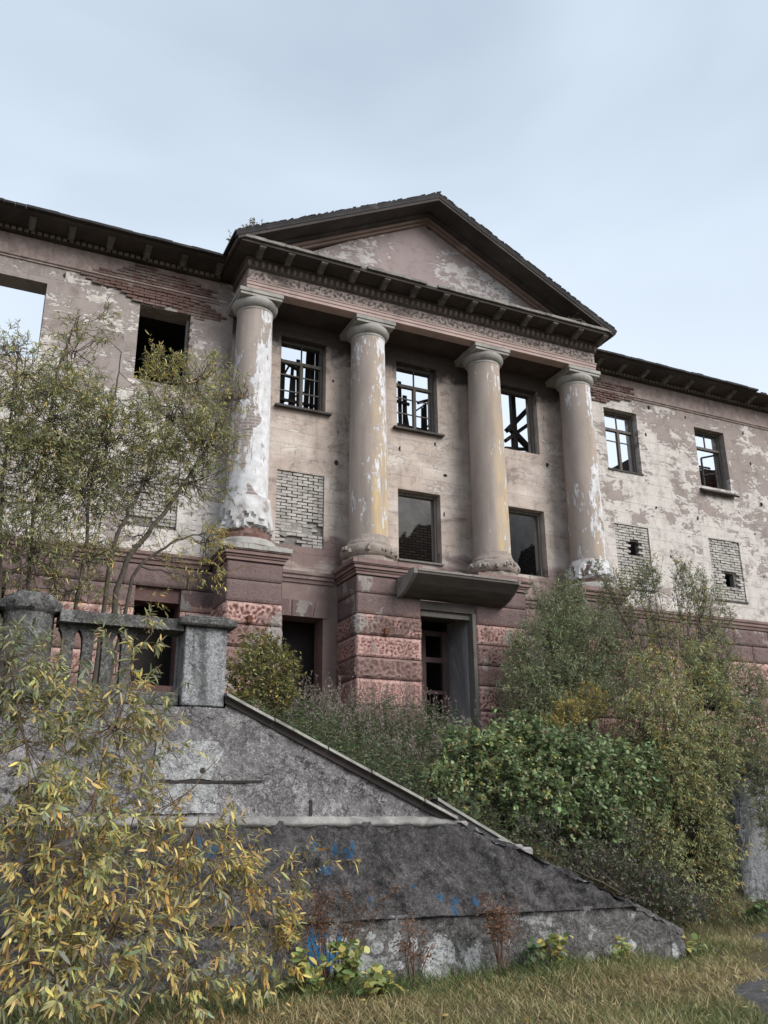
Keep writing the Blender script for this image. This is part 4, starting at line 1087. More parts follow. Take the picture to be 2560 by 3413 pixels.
# spray paint on the base course and flecks higher up
def paint_over(mat, groups, Y):
    t = mat.node_tree; bs = [q for q in t.nodes if q.type == 'BSDF_PRINCIPLED'][0]; link_ = bs.inputs['Base Color'].links[0].from_socket
    n = NT.__new__(NT); n.m = mat; n.t = t; n.pos = t.nodes.new('ShaderNodeNewGeometry').outputs['Position']
    x, y, z = n.xyz(); ns = n.noise(7, 7, .68, .6); n2 = n.noise(26, 4, .7)
    c = link_
    for col, col2, items, hard in groups:
        m = None
        for (px, py, rx, ry) in items:
            p = at(px, py, Y); k = .0058
            dx = n.math('DIVIDE', n.math('SUBTRACT', x, float(p[0])), rx * k); dz = n.math('DIVIDE', n.math('SUBTRACT', z, float(p[2])), ry * k)
            d = n.math('ADD', n.math('POWER', n.math('ABSOLUTE', dx), 2.), n.math('POWER', n.math('ABSOLUTE', dz), 2.))
            m = d if m is None else n.math('MINIMUM', m, d)
        f = n.math('ADD', m, n.math('MULTIPLY', n.math('SUBTRACT', ns, .5), hard))
        mk = n.math('MULTIPLY', n.rng(f, 1.05, .75), n.rng(n2, .62, .5, .15, .95))
        c = n.mix(mk, c, n.mix(ns, col, col2))
    n.put(bs.inputs['Base Color'], c)
paint_over(M_WALLLOW, [
    ((.52, .53, .54), (.34, .345, .35), [(948, 2055, 40, 34), (940, 2098, 34, 24), (1022, 2080, 20, 30), (1275, 2090, 16, 34), (1340, 2085, 16, 38), (1318, 2052, 18, 12), (1365, 2045, 14, 16), (1460, 2060, 10, 22), (1380, 2100, 10, 14)], 2.4),
    ((.44, .45, .46), (.30, .305, .31), [(716, 2042, 12, 20), (744, 2062, 17, 32), (690, 2036, 7, 9), (780, 2082, 30, 18), (814, 2046, 14, 12), (852, 2042, 15, 14), (892, 2040, 12, 15), (822, 2080, 15, 14), (855, 2086, 24, 9), (800, 2022, 12, 8), (862, 2022, 12, 8)], 1.5),
    ((.01, .19, .42), (.02, .13, .26), [(672, 2045, 8, 36), (690, 2022, 20, 6), (700, 2072, 24, 13), (690, 2052, 14, 9), (733, 2030, 5, 20), (664, 2098, 14, 14), (728, 2062, 5, 12), (712, 2095, 9, 8), (668, 2150, 4, 34), (648, 2108, 10, 9)], 2.0)], -8.40)
paint_over(M_WALLMID, [((.02, .11, .23), (.045, .075, .11), [(733, 1836, 5, 14), (755, 1846, 9, 10), (768, 1828, 5, 12), (690, 1832, 10, 16), (790, 1941, 6, 7), (886, 1913, 5, 5), (940, 1938, 9, 9), (962, 1972, 7, 13), (968, 1945, 9, 8), (705, 1880, 16, 9), (268, 1812, 6, 8), (367, 1812, 5, 8), (440, 1820, 7, 12), (470, 1838, 7, 10), (460, 1850, 9, 7), (1010, 1940, 8, 12)], 4.5)], -8.2)
# ------------------------------------------------------------------ balustrade above it
BA = thing('balustrade', 'weathered concrete balustrade with capped end post and round pier on the stair wall', 'balustrade', (-3.5, -7.6, 3.05))
MB().box(-2.80, -2.28, -7.87, -7.37, 3.045, 4.0, .012).build('end_post', M_POST, BA, label='pale streaked end post')
mb = MB().box(-2.90, -2.18, -7.97, -7.27, 4.001, 4.10, .02).box(-2.82, -2.26, -7.89, -7.35, 4.101, 4.14, .015); mb.build('post_cap', M_BAL, BA)
def rail(x0, x1):
    mb = MB(); n_ = int((x1 - x0) / .12)
    for i in range(n_):
        a, b = x0 + (x1 - x0) * i / n_, x0 + (x1 - x0) * (i + 1) / n_
        d = .012 * mnoise.noise(Vector((a * 5, 0, 2)))
        mb.box(a, b - .001, -7.86 + d, -7.44, 3.935, 4.075 + d)
    mb.build('top_rail', M_BAL, BA)
    MB().box(x0, x1, -7.80, -7.46, 3.04, 3.20, .015).build('bottom_rail', M_BAL, BA)
rail(-4.26, -2.82); rail(-7.6, -4.92)
bp = [(-.062, 3.202), (.062, 3.202), (.062, 3.72), (.070, 3.80), (.095, 3.86), (.112, 3.88), (.112, 3.933), (-.112, 3.933), (-.112, 3.88), (-.095, 3.86), (-.070, 3.80), (-.062, 3.72)]
b0 = None
for x in (-4.13, -3.905, -3.68, -3.455, -5.05, -5.275, -5.5, -5.725, -5.95, -6.175, -6.4):
    if b0 is None: o = b0 = MB().prism(bp, 'y', -7.72, -7.56).build('baluster', M_BAL, BA, origin=(0, 0, 0))
    else: o = b0.copy(); COL.objects.link(o); o.parent = BA
    o.location = Vector((x, 0, 0)) - Vector(ORG[BA.name])
mb = MB(); mb.lathe([(.33, 3.0), (.33, 3.12), (.30, 3.15), (.295, 3.6), (.29, 4.02), (.30, 4.03), (.34, 4.06), (.345, 4.14), (.33, 4.17), (.29, 4.19), (.26, 4.24), (.18, 4.275), (.05, 4.285)], -4.59, -7.60, 36,
    lambda a, z, r: (.022 + .05 * (z > 4.05)) * mnoise.fractal(Vector((math.cos(a) * 3, math.sin(a) * 3, z * 5)), .8, 2, 4))
mb.build('round_pier', M_BAL, BA, True, auto=40, label='round broken pier at the left')

# ------------------------------------------------------------------ concrete end wall at the right
RP = thing('concrete_pier', 'pale grey concrete wall end with cap slab among the bushes at the right edge', 'pier', (9.4, -4.8, .1))
mb = MB(); rough_grid_box(mb, 8.56, 10.9, -5.0, -4.35, -.1, 2.62, .012, .06, 4, '-y-x', 2, .015, False); mb.build('pier_body', M_POST, RP, True, auto=60)
mb = MB(); rough_grid_box(mb, 8.48, 10.95, -5.08, -4.3, 2.622, 2.80, .02, .06, 5, '-y-x', 6, .02); mb.build('cap_slab', M_BAL, RP, True, auto=60)
patch('pale_render', [(1590, 1690), (1622, 1692), (1618, 1760), (1606, 1830), (1596, 1800), (1598, 1740)], -5.012, .012, M_WALLPATCH, RP, .012, 7)

# ------------------------------------------------------------------ vegetation
def unit(v): return v / np.maximum(np.linalg.norm(v, axis=-1, keepdims=True), 1e-9)
def leaf_arrays(P, D, N, L, W, curl=.25, shape=(.34, .72, 1.0, .85)):
    """six-vertex curved leaves; P base, D direction, N normal"""
    D = unit(D); S = unit(np.cross(D, N)); N = unit(np.cross(S, D)); L = L[:, None]; W = W[:, None]
    t1, t2, w1, w2 = shape
    m1 = P + D * L * t1 - N * curl * L * t1 ** 2; m2 = P + D * L * t2 - N * curl * L * t2 ** 2; tip = P + D * L - N * curl * L
    V = np.stack([P, m1 - S * W * w1 / 2, m1 + S * W * w1 / 2, m2 - S * W * w2 / 2, m2 + S * W * w2 / 2, tip], 1)
    o = np.arange(len(P))[:, None] * 6
    T = np.concatenate([o + [[0, 2, 1]], o + [[3, 4, 5]]]); Q = o + [[1, 2, 4, 3]]
    return V.reshape(-1, 3), T, Q
class Tubes:
    def __init__(s): s.V = []; s.Q = []; s.n = 0
    def add(s, pts, rad, k=5):
        pts = np.asarray(pts, float); rad = np.asarray(rad, float)
        d = np.gradient(pts, axis=0); d = unit(d); r = np.array([.31, .87, .38]); a = unit(np.cross(d, r)); b = np.cross(d, a)
        an = np.arange(k) * 2 * np.pi / k
        V = pts[:, None] + (a[:, None] * np.cos(an)[None, :, None] + b[:, None] * np.sin(an)[None, :, None]) * rad[:, None, None]
        m = len(pts); i = np.arange(m - 1)[:, None] * k; j = np.arange(k)[None]; jn = (j + 1) % k
        Q = np.stack([i + j, i + jn, i + k + jn, i + k + j], -1).reshape(-1, 4) + s.n
        s.V.append(V.reshape(-1, 3)); s.Q.append(Q); s.n += m * k
    def build(s, name, parent, mat, **k): return mesh_np(name, np.concatenate(s.V), [np.concatenate(s.Q)], parent, mat, True, **k)

def bez(a, b, c, n): t = np.linspace(0, 1, n)[:, None]; return a * (1 - t) ** 2 + 2 * b * t * (1 - t) + c * t ** 2
def shrub(name, label, cat, base, clumps, leaf, cols, ntw, tl, seed, shoot=.07, stems=None, stem_r=.03, group=None, up=.8, droop=.15, nleaf=10, pieces=0,
          spread=45, bark=None, lean=None, shape=(.34, .72, 1., .85), colfn=None, tone=1.4, hang=0., sub_stems=0, twig_r=.0028):
    """clumps: (px, py, rx, ry, Y, weight[, yellow]) where the crown has mass; leaf=(length, width); cols: list of (colour, share)"""
    g = np.random.default_rng(seed); base = np.array(base, float)
    t = thing(name, label, cat, tuple(base), group)
    bark = bark or M_BARK
    C = []; 
    for c in clumps:
        p = at(c[0], c[1], c[4]); dep = (p - CAM) @ FWD; s = dep / 1983.
        C.append((p, c[2] * s, c[3] * s, c[5], c[6] if len(c) > 6 else 0.))
    tb = Tubes(); tt = Tubes()
    # limbs
    limbs = []
    if stems:
        for st in stems:
            pts = np.array([at(*q) for q in st['p']]); 
            if st.get('ground', True): pts[0, 2] = hgt(pts[0, 0], pts[0, 1]) - .05
            n_ = 6 * (len(pts) - 1); u = np.linspace(0, len(pts) - 1, n_ + 1)
            # smooth through the points
            PP = np.stack([np.interp(u, np.arange(len(pts)), pts[:, k]) for k in range(3)], 1)
            for _ in range(3): PP[1:-1] = (PP[:-2] + 2 * PP[1:-1] + PP[2:]) / 4
            PP[1:-1] += g.normal(0, .012, (len(PP) - 2, 3))
            rr = np.linspace(st['r'], st['r'] * .28, len(PP)); tb.add(PP, rr, 7); limbs.append((PP, rr))
    for (p, rx, rz, w, yl) in C:
        for q in range(1 + sub_stems):
            e = p + g.normal(0, .3, 3) * np.array([rx, rx, rz]) * (q > 0)
            if limbs and stems:
                allp = np.concatenate([l[0][3:] for l in limbs[:len(stems)]]); allr = np.concatenate([l[1][3:] for l in limbs[:len(stems)]])
                dd = np.linalg.norm(allp - e, axis=1) + np.maximum(0, allp[:, 2] - e[2]) * 2; k = dd.argmin(); s0, r0 = allp[k], allr[k] * .6
            else: s0, r0 = base + g.normal(0, .12, 3) * np.array([1, 1, 0]) - np.array([0, 0, .05]), stem_r
            mid = (s0 + e) / 2 + np.array([0, 0, -.12 if stems else .15]) * np.linalg.norm(e - s0) * .6 + g.normal(0, .06, 3)
            PP = bez(s0, mid, e, 8); PP[1:-1] += g.normal(0, .015, (6, 3)); rr = np.linspace(r0, max(.004, r0 * .25), 8)
            tb.add(PP, rr, 6); limbs.append((PP, rr))
    limbP = np.concatenate([l[0][len(l[0]) // 3:] for l in limbs])
    wsum = sum(c[1] * c[2] * c[3] for c in C)
    LP, LD, LN, LC = [], [], [], []
    cw = np.cumsum([c[1] for c in cols]); cw = cw / cw[-1]; cc = np.array([c[0] for c in cols])
    for (p, rx, rz, w, yl) in C:
        m = max(3, int(ntw * rx * rz * w / wsum))
        q = g.normal(0, 1, (m, 3)); q = unit(q) * (g.uniform(.12, 1.0, (m, 1)) ** .45); P0 = p + q * np.array([rx, min(rx, rz) * .8, rz])
        keep = P0[:, 2] > hgt(P0[:, 0], P0[:, 1]) + .04
        P0 = P0[keep]; q = q[keep]
        d2 = ((P0[:, None] - limbP[None]) ** 2).sum(-1); kk = min(9, len(limbP)); cand = np.argpartition(d2, kk - 1, axis=1)[:, :kk]; near = limbP[cand[np.arange(len(P0)), g.integers(0, kk, len(P0))]]
        outw = unit(P0 - base) ; D = unit(unit(P0 - near) * .9 + outw * .35 + np.array([0, 0, up]) + g.normal(0, .42, (len(P0), 3)) + (np.array(lean) if lean is not None else 0))
        for i in range(len(P0)):
            big_ = g.random() < shoot
            if big_: D[i] = unit(D[i] * .6 + q[i] * .5 + np.array([0, 0, .7]))
            l = tl * (g.uniform(.5, 1.3) if not big_ else g.uniform(1.5, 2.4)); a = P0[i] - D[i] * l * .3
            u = np.linspace(0, 1, 5)[:, None]; path = a + D[i] * l * u - np.array([0, 0, droop * l]) * u ** 2 + g.normal(0, .006, (5, 3))
            if .02 < ((near[i] - a) ** 2).sum() < (1.1 * tl) ** 2 and g.random() < .6: tt.add(np.stack([near[i], (near[i] + a) / 2 - np.array([0, 0, .04 * l]), a]), [twig_r * 2.2, twig_r * 1.7, twig_r * 1.3], 4)
            tt.add(path, np.linspace(twig_r * 1.3, twig_r * .4, 5), 4)
            k = max(3, int(nleaf * g.uniform(.6, 1.25) * (1.5 if big_ else 1))); tv = np.sort(g.uniform(.08, 1.0, k))
            lp = np.stack([np.interp(tv, u[:, 0], path[:, j]) for j in range(3)], 1)
            ax = unit(path[-1] - path[0]); s1 = unit(np.cross(ax, g.normal(0, 1, 3)))
            ph = np.arange(k) * 2.4 + g.uniform(0, 6.3); s2 = np.cross(ax, s1)
            side = s1 * np.cos(ph)[:, None] + s2 * np.sin(ph)[:, None]
            sa = math.radians(spread) * g.uniform(.6, 1.25, (k, 1)); ld = ax * np.cos(sa) + side * np.sin(sa) - np.array([0, 0, .25 + droop + hang]) * g.uniform(.2, 1.3, (k, 1))
            LP.append(lp); LD.append(ld); LN.append(np.array([0, 0, 1.]) + g.normal(0, .55, (k, 3)))
            y0 = g.uniform(-.22, .22) + yl
            ci = np.searchsorted(cw, np.clip(g.uniform(0, 1, k) * .75 + .125 + y0, 0, .9999)); c = cc[np.minimum(ci, len(cc) - 1)] * g.uniform(.75, 1.25, (k, 1)) * g.uniform(.8, 1.2) * tone
            LC.append(c)
    LP, LD, LN, LC = map(np.concatenate, (LP, LD, LN, LC)); n = len(LP)
    LC = LC * g.uniform(.85, 1.15, (n, 3)); dead = g.random(n) < .03; LC[dead] = np.array([.16, .10, .055])
    L = leaf[0] * g.uniform(.42, 1.35, n); Wd = leaf[1] * g.uniform(.6, 1.3, n) * (L / leaf[0]) ** .5
    tb.build('trunk', t, bark); tt.build('twigs', t, bark, kind='stuff')
    idx = np.arange(n)
    if pieces:      # the leaves that show largest stand as parts of their own
        dist = np.linalg.norm(LP - CAM, axis=1) / L; px_ = ((LP - CAM) @ RGT) / ((LP - CAM) @ FWD); py_ = ((LP - CAM) @ UPV) / ((LP - CAM) @ FWD)
        inv = (abs(px_) < .41) & (abs(py_) < .54); order = np.argsort(dist + 1e6 * ~inv)[:pieces]
        big = np.zeros(n, bool); big[order] = True; idx = np.where(~big)[0]
        vars_ = []
        for v in range(24):
            V, T, Q = leaf_arrays(np.zeros((1, 3)), np.array([[0, 1., 0]]), np.array([[0, 0, 1.]]), np.ones(1) * leaf[0], np.ones(1) * leaf[1], .1 + .022 * v, shape)
            me = bpy.data.meshes.new('leaf'); me.from_pydata(V.tolist(), [], T.tolist() + Q.tolist())
            a = me.color_attributes.new('col', 'FLOAT_COLOR', 'POINT'); c = np.ones((6, 4), np.float32); c[:, :3] = LC[order[v * 12 % len(order)]]; a.data.foreach_set('color', c.ravel()); me.materials.append(M_LEAF); vars_.append((me, LC[order[v * 12 % len(order)]]))
        vc = np.array([v[1] for v in vars_])
        for k in order:
            v = int(np.abs(vc - LC[k]).sum(1).argmin()); v = v if g.random() < .6 else int(g.integers(24))
            o = bpy.data.objects.new('leaf', vars_[v][0]); COL.objects.link(o); o.parent = t
            D = Vector(LD[k]).normalized(); S = D.cross(Vector(LN[k])).normalized(); Nn = S.cross(D)
            M = Matrix((S, D, Nn)).transposed().to_4x4(); M.translation = Vector(LP[k] - ORG[t.name]); sc_ = L[k] / leaf[0]
            o.matrix_local = M @ Matrix.Scale(sc_, 4)
    V, T, Q = leaf_arrays(LP[idx], LD[idx], LN[idx], L[idx], Wd[idx], (g.random((len(idx), 1)) ** 2 * .95 - .1), shape)
    mesh_np('crown', V, [T, Q], t, M_LEAF, False, np.repeat(LC[idx], 6, 0), kind='stuff')
    return t, n

GREY_GREEN = [((.15, .175, .10), 3), ((.12, .145, .075), 3), ((.17, .18, .105), 1.5), ((.21, .20, .075), 1.4), ((.36, .28, .06), .8)]
WIL = (.34, .72, 1.0, .85)
nl = 0
# 1 willow shrub close on the left, half turned yellow
t, n = shrub('willow_shrub', 'large yellowing willow shrub filling the lower left in front of the stair wall', 'shrub', (-4.1, -10.6, 0),
    [(60, 1600, 130, 170, -10.2, .9, -.1), (240, 1570, 120, 140, -10.0, .85, .02), (110, 1820, 180, 150, -10.6, 1.15, .08), (290, 1760, 110, 110, -10.0, .75, .1), (455, 1870, 120, 110, -9.8, .95, .2),
     (565, 1980, 75, 110, -9.7, .85, .25), (250, 2000, 170, 120, -10.6, 1.0, .16), (80, 2080, 150, 130, -11.0, 1.1, .12), (410, 2090, 110, 90, -10.2, .7, .1), (640, 1870, 45, 50, -9.6, .5, .2),
     (285, 1400, 60, 110, -9.8, .30, -.05), (130, 1490, 80, 80, -10.0, .45, -.15), (10, 1430, 70, 100, -10.2, .85, -.25), (70, 1400, 60, 60, -10.1, .5, -.25), (540, 2120, 90, 60, -10.0, .45, .1), (350, 1560, 30, 90, -9.8, .2, .0), (620, 2040, 30, 50, -9.6, .4, .25), (130, 2190, 220, 60, -11.2, .6, -.1)],
    (.10, .0215), [((.17, .185, .11), 2.6), ((.23, .24, .15), 2.6), ((.28, .275, .13), 2.0), ((.42, .36, .14), 1.9), ((.56, .435, .16), 2.0), ((.52, .33, .10), .25)], 880, .38, 11, tone=1.17, shoot=.10,
    stems=[dict(p=[(180, 2240, -10.6), (250, 1960, -10.2), (360, 1760, -10.0), (470, 1640, -9.9)], r=.016), dict(p=[(120, 2240, -10.6), (170, 1900, -10.4), (215, 1640, -10.2), (290, 1420, -9.9)], r=.017), dict(p=[(60, 2240, -10.8), (70, 1900, -10.5), (60, 1640, -10.3), (20, 1420, -10.2)], r=.016), dict(p=[(260, 2240, -10.4), (360, 2080, -10.0), (500, 1960, -9.8), (640, 1850, -9.6)], r=.016), dict(p=[(220, 2240, -10.6), (300, 2000, -10.2), (400, 1850, -10.0), (430, 1760, -9.9)], r=.015), dict(p=[(300, 2250, -10.4), (420, 2150, -10.0), (560, 2080, -9.8), (620, 2030, -9.7)], r=.014)],
    stem_r=.012, up=.55, droop=.36, nleaf=17, pieces=300, spread=42, sub_stems=0, bark=M_STEM, twig_r=.0026, hang=.14)
nl += n
# 2 willow tree on the terrace
t, n = shrub('willow_tree', 'many stemmed willow tree with open olive crown on the terrace behind the balustrade', 'tree', (-4.2, -5.2, 3.2),
    [(60, 810, 100, 80, -5.2, .8), (30, 740, 40, 50, -5.2, .35), (165, 760, 60, 90, -5.0, .45), (120, 900, 140, 110, -5.4, 1.25), (250, 950, 130, 110, -5.2, .95, .02), (370, 900, 110, 100, -5.0, .85, .05), (352, 795, 50, 45, -4.9, .9, .22), (440, 820, 80, 60, -4.9, .7, .15),
     (505, 850, 42, 45, -4.8, .4, .15), (440, 950, 85, 80, -4.9, .75, .05), (425, 1040, 75, 60, -4.9, .6), (60, 1010, 110, 100, -5.5, 1.4, -.05), (180, 1060, 110, 90, -5.3, 1.05, -.05), (310, 1040, 110, 70, -5.0, .5), (60, 1170, 110, 90, -5.6, 1.2, -.1),
     (190, 1190, 90, 60, -5.3, .6), (300, 1150, 90, 50, -5.0, .22), (450, 1165, 40, 40, -4.9, .6, .5), (390, 1210, 60, 40, -4.9, .25, .3), (440, 1250, 45, 50, -4.8, .25, .3), (120, 1270, 110, 40, -5.4, .7, .1), (290, 1300, 80, 40, -5, .15, .2), (230, 690, 30, 50, -5, .25)],
    (.082, .0145), [((.15, .16, .085), 3), ((.20, .205, .105), 3), ((.26, .25, .11), 2), ((.36, .32, .115), 1.2), ((.46, .37, .11), .8)], 4000, .34, 12,
    stems=[dict(p=[(230, 1330, -5.2), (262, 1220, -5.2), (330, 1140, -5.1), (400, 1040, -5.0), (500, 890, -4.9), (535, 840, -4.8)], r=.050), dict(p=[(215, 1330, -5.3), (240, 1180, -5.3), (300, 1060, -5.2), (370, 930, -5.0), (400, 830, -5.0)], r=.038),
           dict(p=[(150, 1330, -5.4), (190, 1150, -5.4), (200, 1000, -5.3), (250, 850, -5.2), (262, 760, -5.1)], r=.03), dict(p=[(60, 1330, -5.5), (70, 1150, -5.5), (95, 950, -5.4), (130, 780, -5.2), (165, 690, -5.1)], r=.03),
           dict(p=[(20, 1330, -5.6), (0, 1100, -5.6), (20, 900, -5.4), (40, 760, -5.3)], r=.03), dict(p=[(240, 1330, -5.1), (290, 1230, -5.0), (370, 1170, -4.9), (440, 1150, -4.8)], r=.035)],
    up=.55, droop=.30, nleaf=13, spread=40, twig_r=.0030, bark=M_BARKD)
nl += n
# 3 small leaved bush behind the end post
OL = [((.105, .11, .05), 3), ((.15, .145, .055), 3), ((.20, .175, .055), 1.6), ((.30, .24, .06), .8)]
t, n = shrub('round_leaf_bush', 'olive green bush between the end post and the dark side doorway', 'bush', (-.2, -4.2, 3.1),
    [(545, 1460, 55, 60, -4.4, 1), (590, 1440, 50, 50, -4.2, 1), (560, 1400, 45, 35, -4.2, .6, .15), (600, 1500, 45, 45, -4.3, 1), (625, 1460, 25, 40, -4.1, .4, .1), (530, 1520, 40, 40, -4.5, 1)],
    (.055, .026), OL, 900, .22, 13, stem_r=.016, nleaf=12, up=.6, sub_stems=1)
nl += n
# 4 grey willow beside the doorway
DG = [((.12, .145, .082), 3), ((.16, .185, .105), 3.2), ((.21, .225, .13), 1.5), ((.22, .20, .08), .4)]
t, n = shrub('dense_willow', 'tall grey green willow bush beside the main doorway with fine narrow leaves', 'bush', (7.0, -2.6, 3.4),
    [(1210, 1350, 75, 80, -2.6, .9), (1170, 1420, 85, 80, -2.8, 1), (1270, 1400, 90, 90, -2.5, .9), (1140, 1500, 70, 75, -3.0, 1.1), (1240, 1490, 100, 70, -2.8, 1.1), (1330, 1470, 80, 80, -2.6, .8), (1160, 1290, 25, 40, -2.5, .22), (1230, 1290, 45, 45, -2.4, .5), (1320, 1340, 60, 70, -2.3, .45), (1200, 1540, 100, 40, -3.1, 1)],
    (.075, .0145), DG, 4200, .30, 14, stem_r=.014, nleaf=13, tone=1.6, up=1.1, droop=.08, sub_stems=1, bark=M_BARKD)
nl += n
# 5 sparse tall shoots behind
t, n = shrub('tall_willow_shoots', 'sparse upright willow shoots standing against the right wing wall', 'bush', (9.6, -2.8, 3.2),
    [(1340, 1300, 45, 70, -2.6, .4), (1300, 1250, 20, 50, -2.6, .25), (1400, 1290, 35, 80, -2.8, .4), (1410, 1230, 22, 40, -2.8, .3), (1385, 1250, 20, 40, -2.8, .3), (1490, 1290, 40, 80, -3.0, .5), (1540, 1330, 45, 70, -3.0, .5), (1470, 1240, 22, 50, -3, .3), (1520, 1265, 18, 45, -3, .35), (1450, 1400, 60, 80, -3.0, .5, .15), (1540, 1430, 60, 70, -3.1, .7), (1380, 1400, 60, 70, -2.8, .5)],
    (.082, .017), GREY_GREEN, 1500, .34, 15, stem_r=.018, nleaf=11, up=1.1, droop=.12, sub_stems=1, bark=M_BARKD)
nl += n
# 6 fresh green bush
GR_ = [((.095, .13, .062), 3), ((.13, .17, .08), 3.2), ((.17, .21, .105), 2.2), ((.22, .26, .14), .8), ((.27, .25, .09), .5)]
RND = (.32, .70, 1.0, .95)
t, n = shrub('green_bush', 'dense fresh green bush with rounded leaves above the sloping stair wall', 'bush', (3.9, -5.6, 1.5),
    [(1000, 1620, 55, 55, -5.6, .9), (1060, 1650, 75, 75, -5.8, 1.1, .1), (1150, 1620, 85, 70, -5.6, 1.1), (1240, 1650, 90, 80, -5.6, 1.1), (1330, 1690, 75, 90, -5.5, 1), (1150, 1720, 90, 70, -5.9, 1.1), (1270, 1760, 90, 70, -5.8, 1.1), (960, 1680, 40, 40, -5.9, .8, .2), (1010, 1730, 50, 40, -6.0, .6, .25), (1100, 1590, 60, 40, -5.4, .8), (1250, 1825, 40, 16, -6, .3), (1330, 1830, 50, 24, -5.8, .4), (1400, 1700, 50, 90, -5.5, .8)],
    (.072, .048), GR_, 2100, .22, 16, stem_r=.012, nleaf=12, up=.55, droop=.05, spread=60, shape=RND, bark=M_BARKD, tone=1.45)
nl += n
# 7 yellowish twig bush between
t, n = shrub('golden_bush', 'small golden leaved bush just above the green bush', 'bush', (5.9, -4.2, 2.4),
    [(1230, 1545, 40, 40, -4.4, 1, .3), (1280, 1520, 40, 45, -4.3, .8, .2), (1200, 1570, 30, 25, -4.5, .8, .4)],
    (.05, .022), [((.15, .145, .06), 3), ((.21, .185, .065), 2), ((.30, .235, .07), .9)], 420, .2, 17, stem_r=.014, nleaf=10)
nl += n
# 8 olive willow on the right
YO = [((.14, .16, .084), 3.2), ((.19, .205, .10), 3.4), ((.245, .24, .11), 2), ((.27, .24, .09), .8), ((.42, .29, .07), .25)]
t, n = shrub('olive_willow', 'broad olive yellow willow drooping over the lower right beside the pale pier', 'bush', (6.9, -5.4, .7),
    [(1440, 1560, 90, 90, -5.2, .9, .08), (1530, 1520, 70, 90, -5.0, .8, .05), (1380, 1560, 60, 70, -5.0, .7), (1460, 1680, 90, 90, -5.4, 1, .04), (1540, 1640, 60, 90, -5.3, .9), (1500, 1780, 80, 90, -5.5, 1), (1420, 1820, 60, 80, -5.6, .8), (1540, 1850, 55, 80, -5.6, .8, .1), (1460, 1910, 70, 70, -5.8, .8), (1550, 1930, 40, 50, -5.6, .6), (1420, 1460, 70, 60, -4.8, .6, .1), (1520, 1430, 50, 60, -4.8, .5), (1580, 1560, 40, 80, -5.0, .7)],
    (.074, .0175), YO, 4200, .32, 18, stem_r=.022, nleaf=12, tone=1.55, up=.45, droop=.28, sub_stems=1, bark=M_BARKD)
nl += n
# 9 willow at the right edge, in front of the pier
t, n = shrub('edge_willow', 'grey green willow branches at the right edge hanging before the concrete pier', 'bush', (10.2, -5.7, .2),
    [(1640, 1640, 40, 60, -5.4, .9), (1655, 1720, 35, 70, -5.5, .7), (1640, 1560, 40, 50, -5.2, .9), (1620, 1490, 45, 60, -4.6, .8), (1660, 1790, 25, 50, -5.5, .5)],
    (.075, .018), GREY_GREEN, 800, .3, 19, stem_r=.018, nleaf=11, up=.4, droop=.3, sub_stems=1)
nl += n
# 10 low dark growth under the bushes
t, n = shrub('shade_bush', 'low dull grey leaved bush in the shade behind the string wall', 'bush', (5.0, -6.2, .6),
    [(1290, 1880, 90, 50, -6.2, .8), (1400, 1920, 70, 60, -6.3, .8), (1160, 1800, 60, 40, -6.3, .5), (1340, 1800, 80, 40, -5.9, .5), (1480, 1960, 60, 40, -6.4, .6), (1230, 1850, 60, 30, -6.4, .4)],
    (.06, .03), [((.07, .075, .055), 3), ((.10, .095, .075), 2), ((.06, .08, .035), 2), ((.15, .11, .08), .5)], 900, .24, 20, stem_r=.014, nleaf=9, sub_stems=1)
nl += n
# 11 saplings rooted in the roof
for k, (cl, lb) in enumerate((([(535, 492, 14, 12, .2, 1), (548, 484, 12, 10, .2, 1), (566, 488, 9, 7, .2, 1), (575, 492, 8, 5, .2, 1)], 'thin sapling growing on the roof left of the pediment'), ([(500, 516, 5, 10, -.3, 1), (497, 525, 4, 8, -.3, 1)], 'tiny sapling sprouting at the corner above the left eave'))):
    b_ = at(cl[0][0] + (8 if k == 0 else 2), cl[0][1] + (22 if k == 0 else 18), cl[0][4])
    t, n = shrub('roof_sapling', lb, 'sapling', tuple(b_), cl, (.06, .03), [((.16, .13, .09), 2), ((.22, .16, .10), 2), ((.11, .11, .06), 1)], 26 if k == 0 else 12, .16, 30 + k, stem_r=.008, nleaf=7, group='saplings growing on the roof')
    nl += n

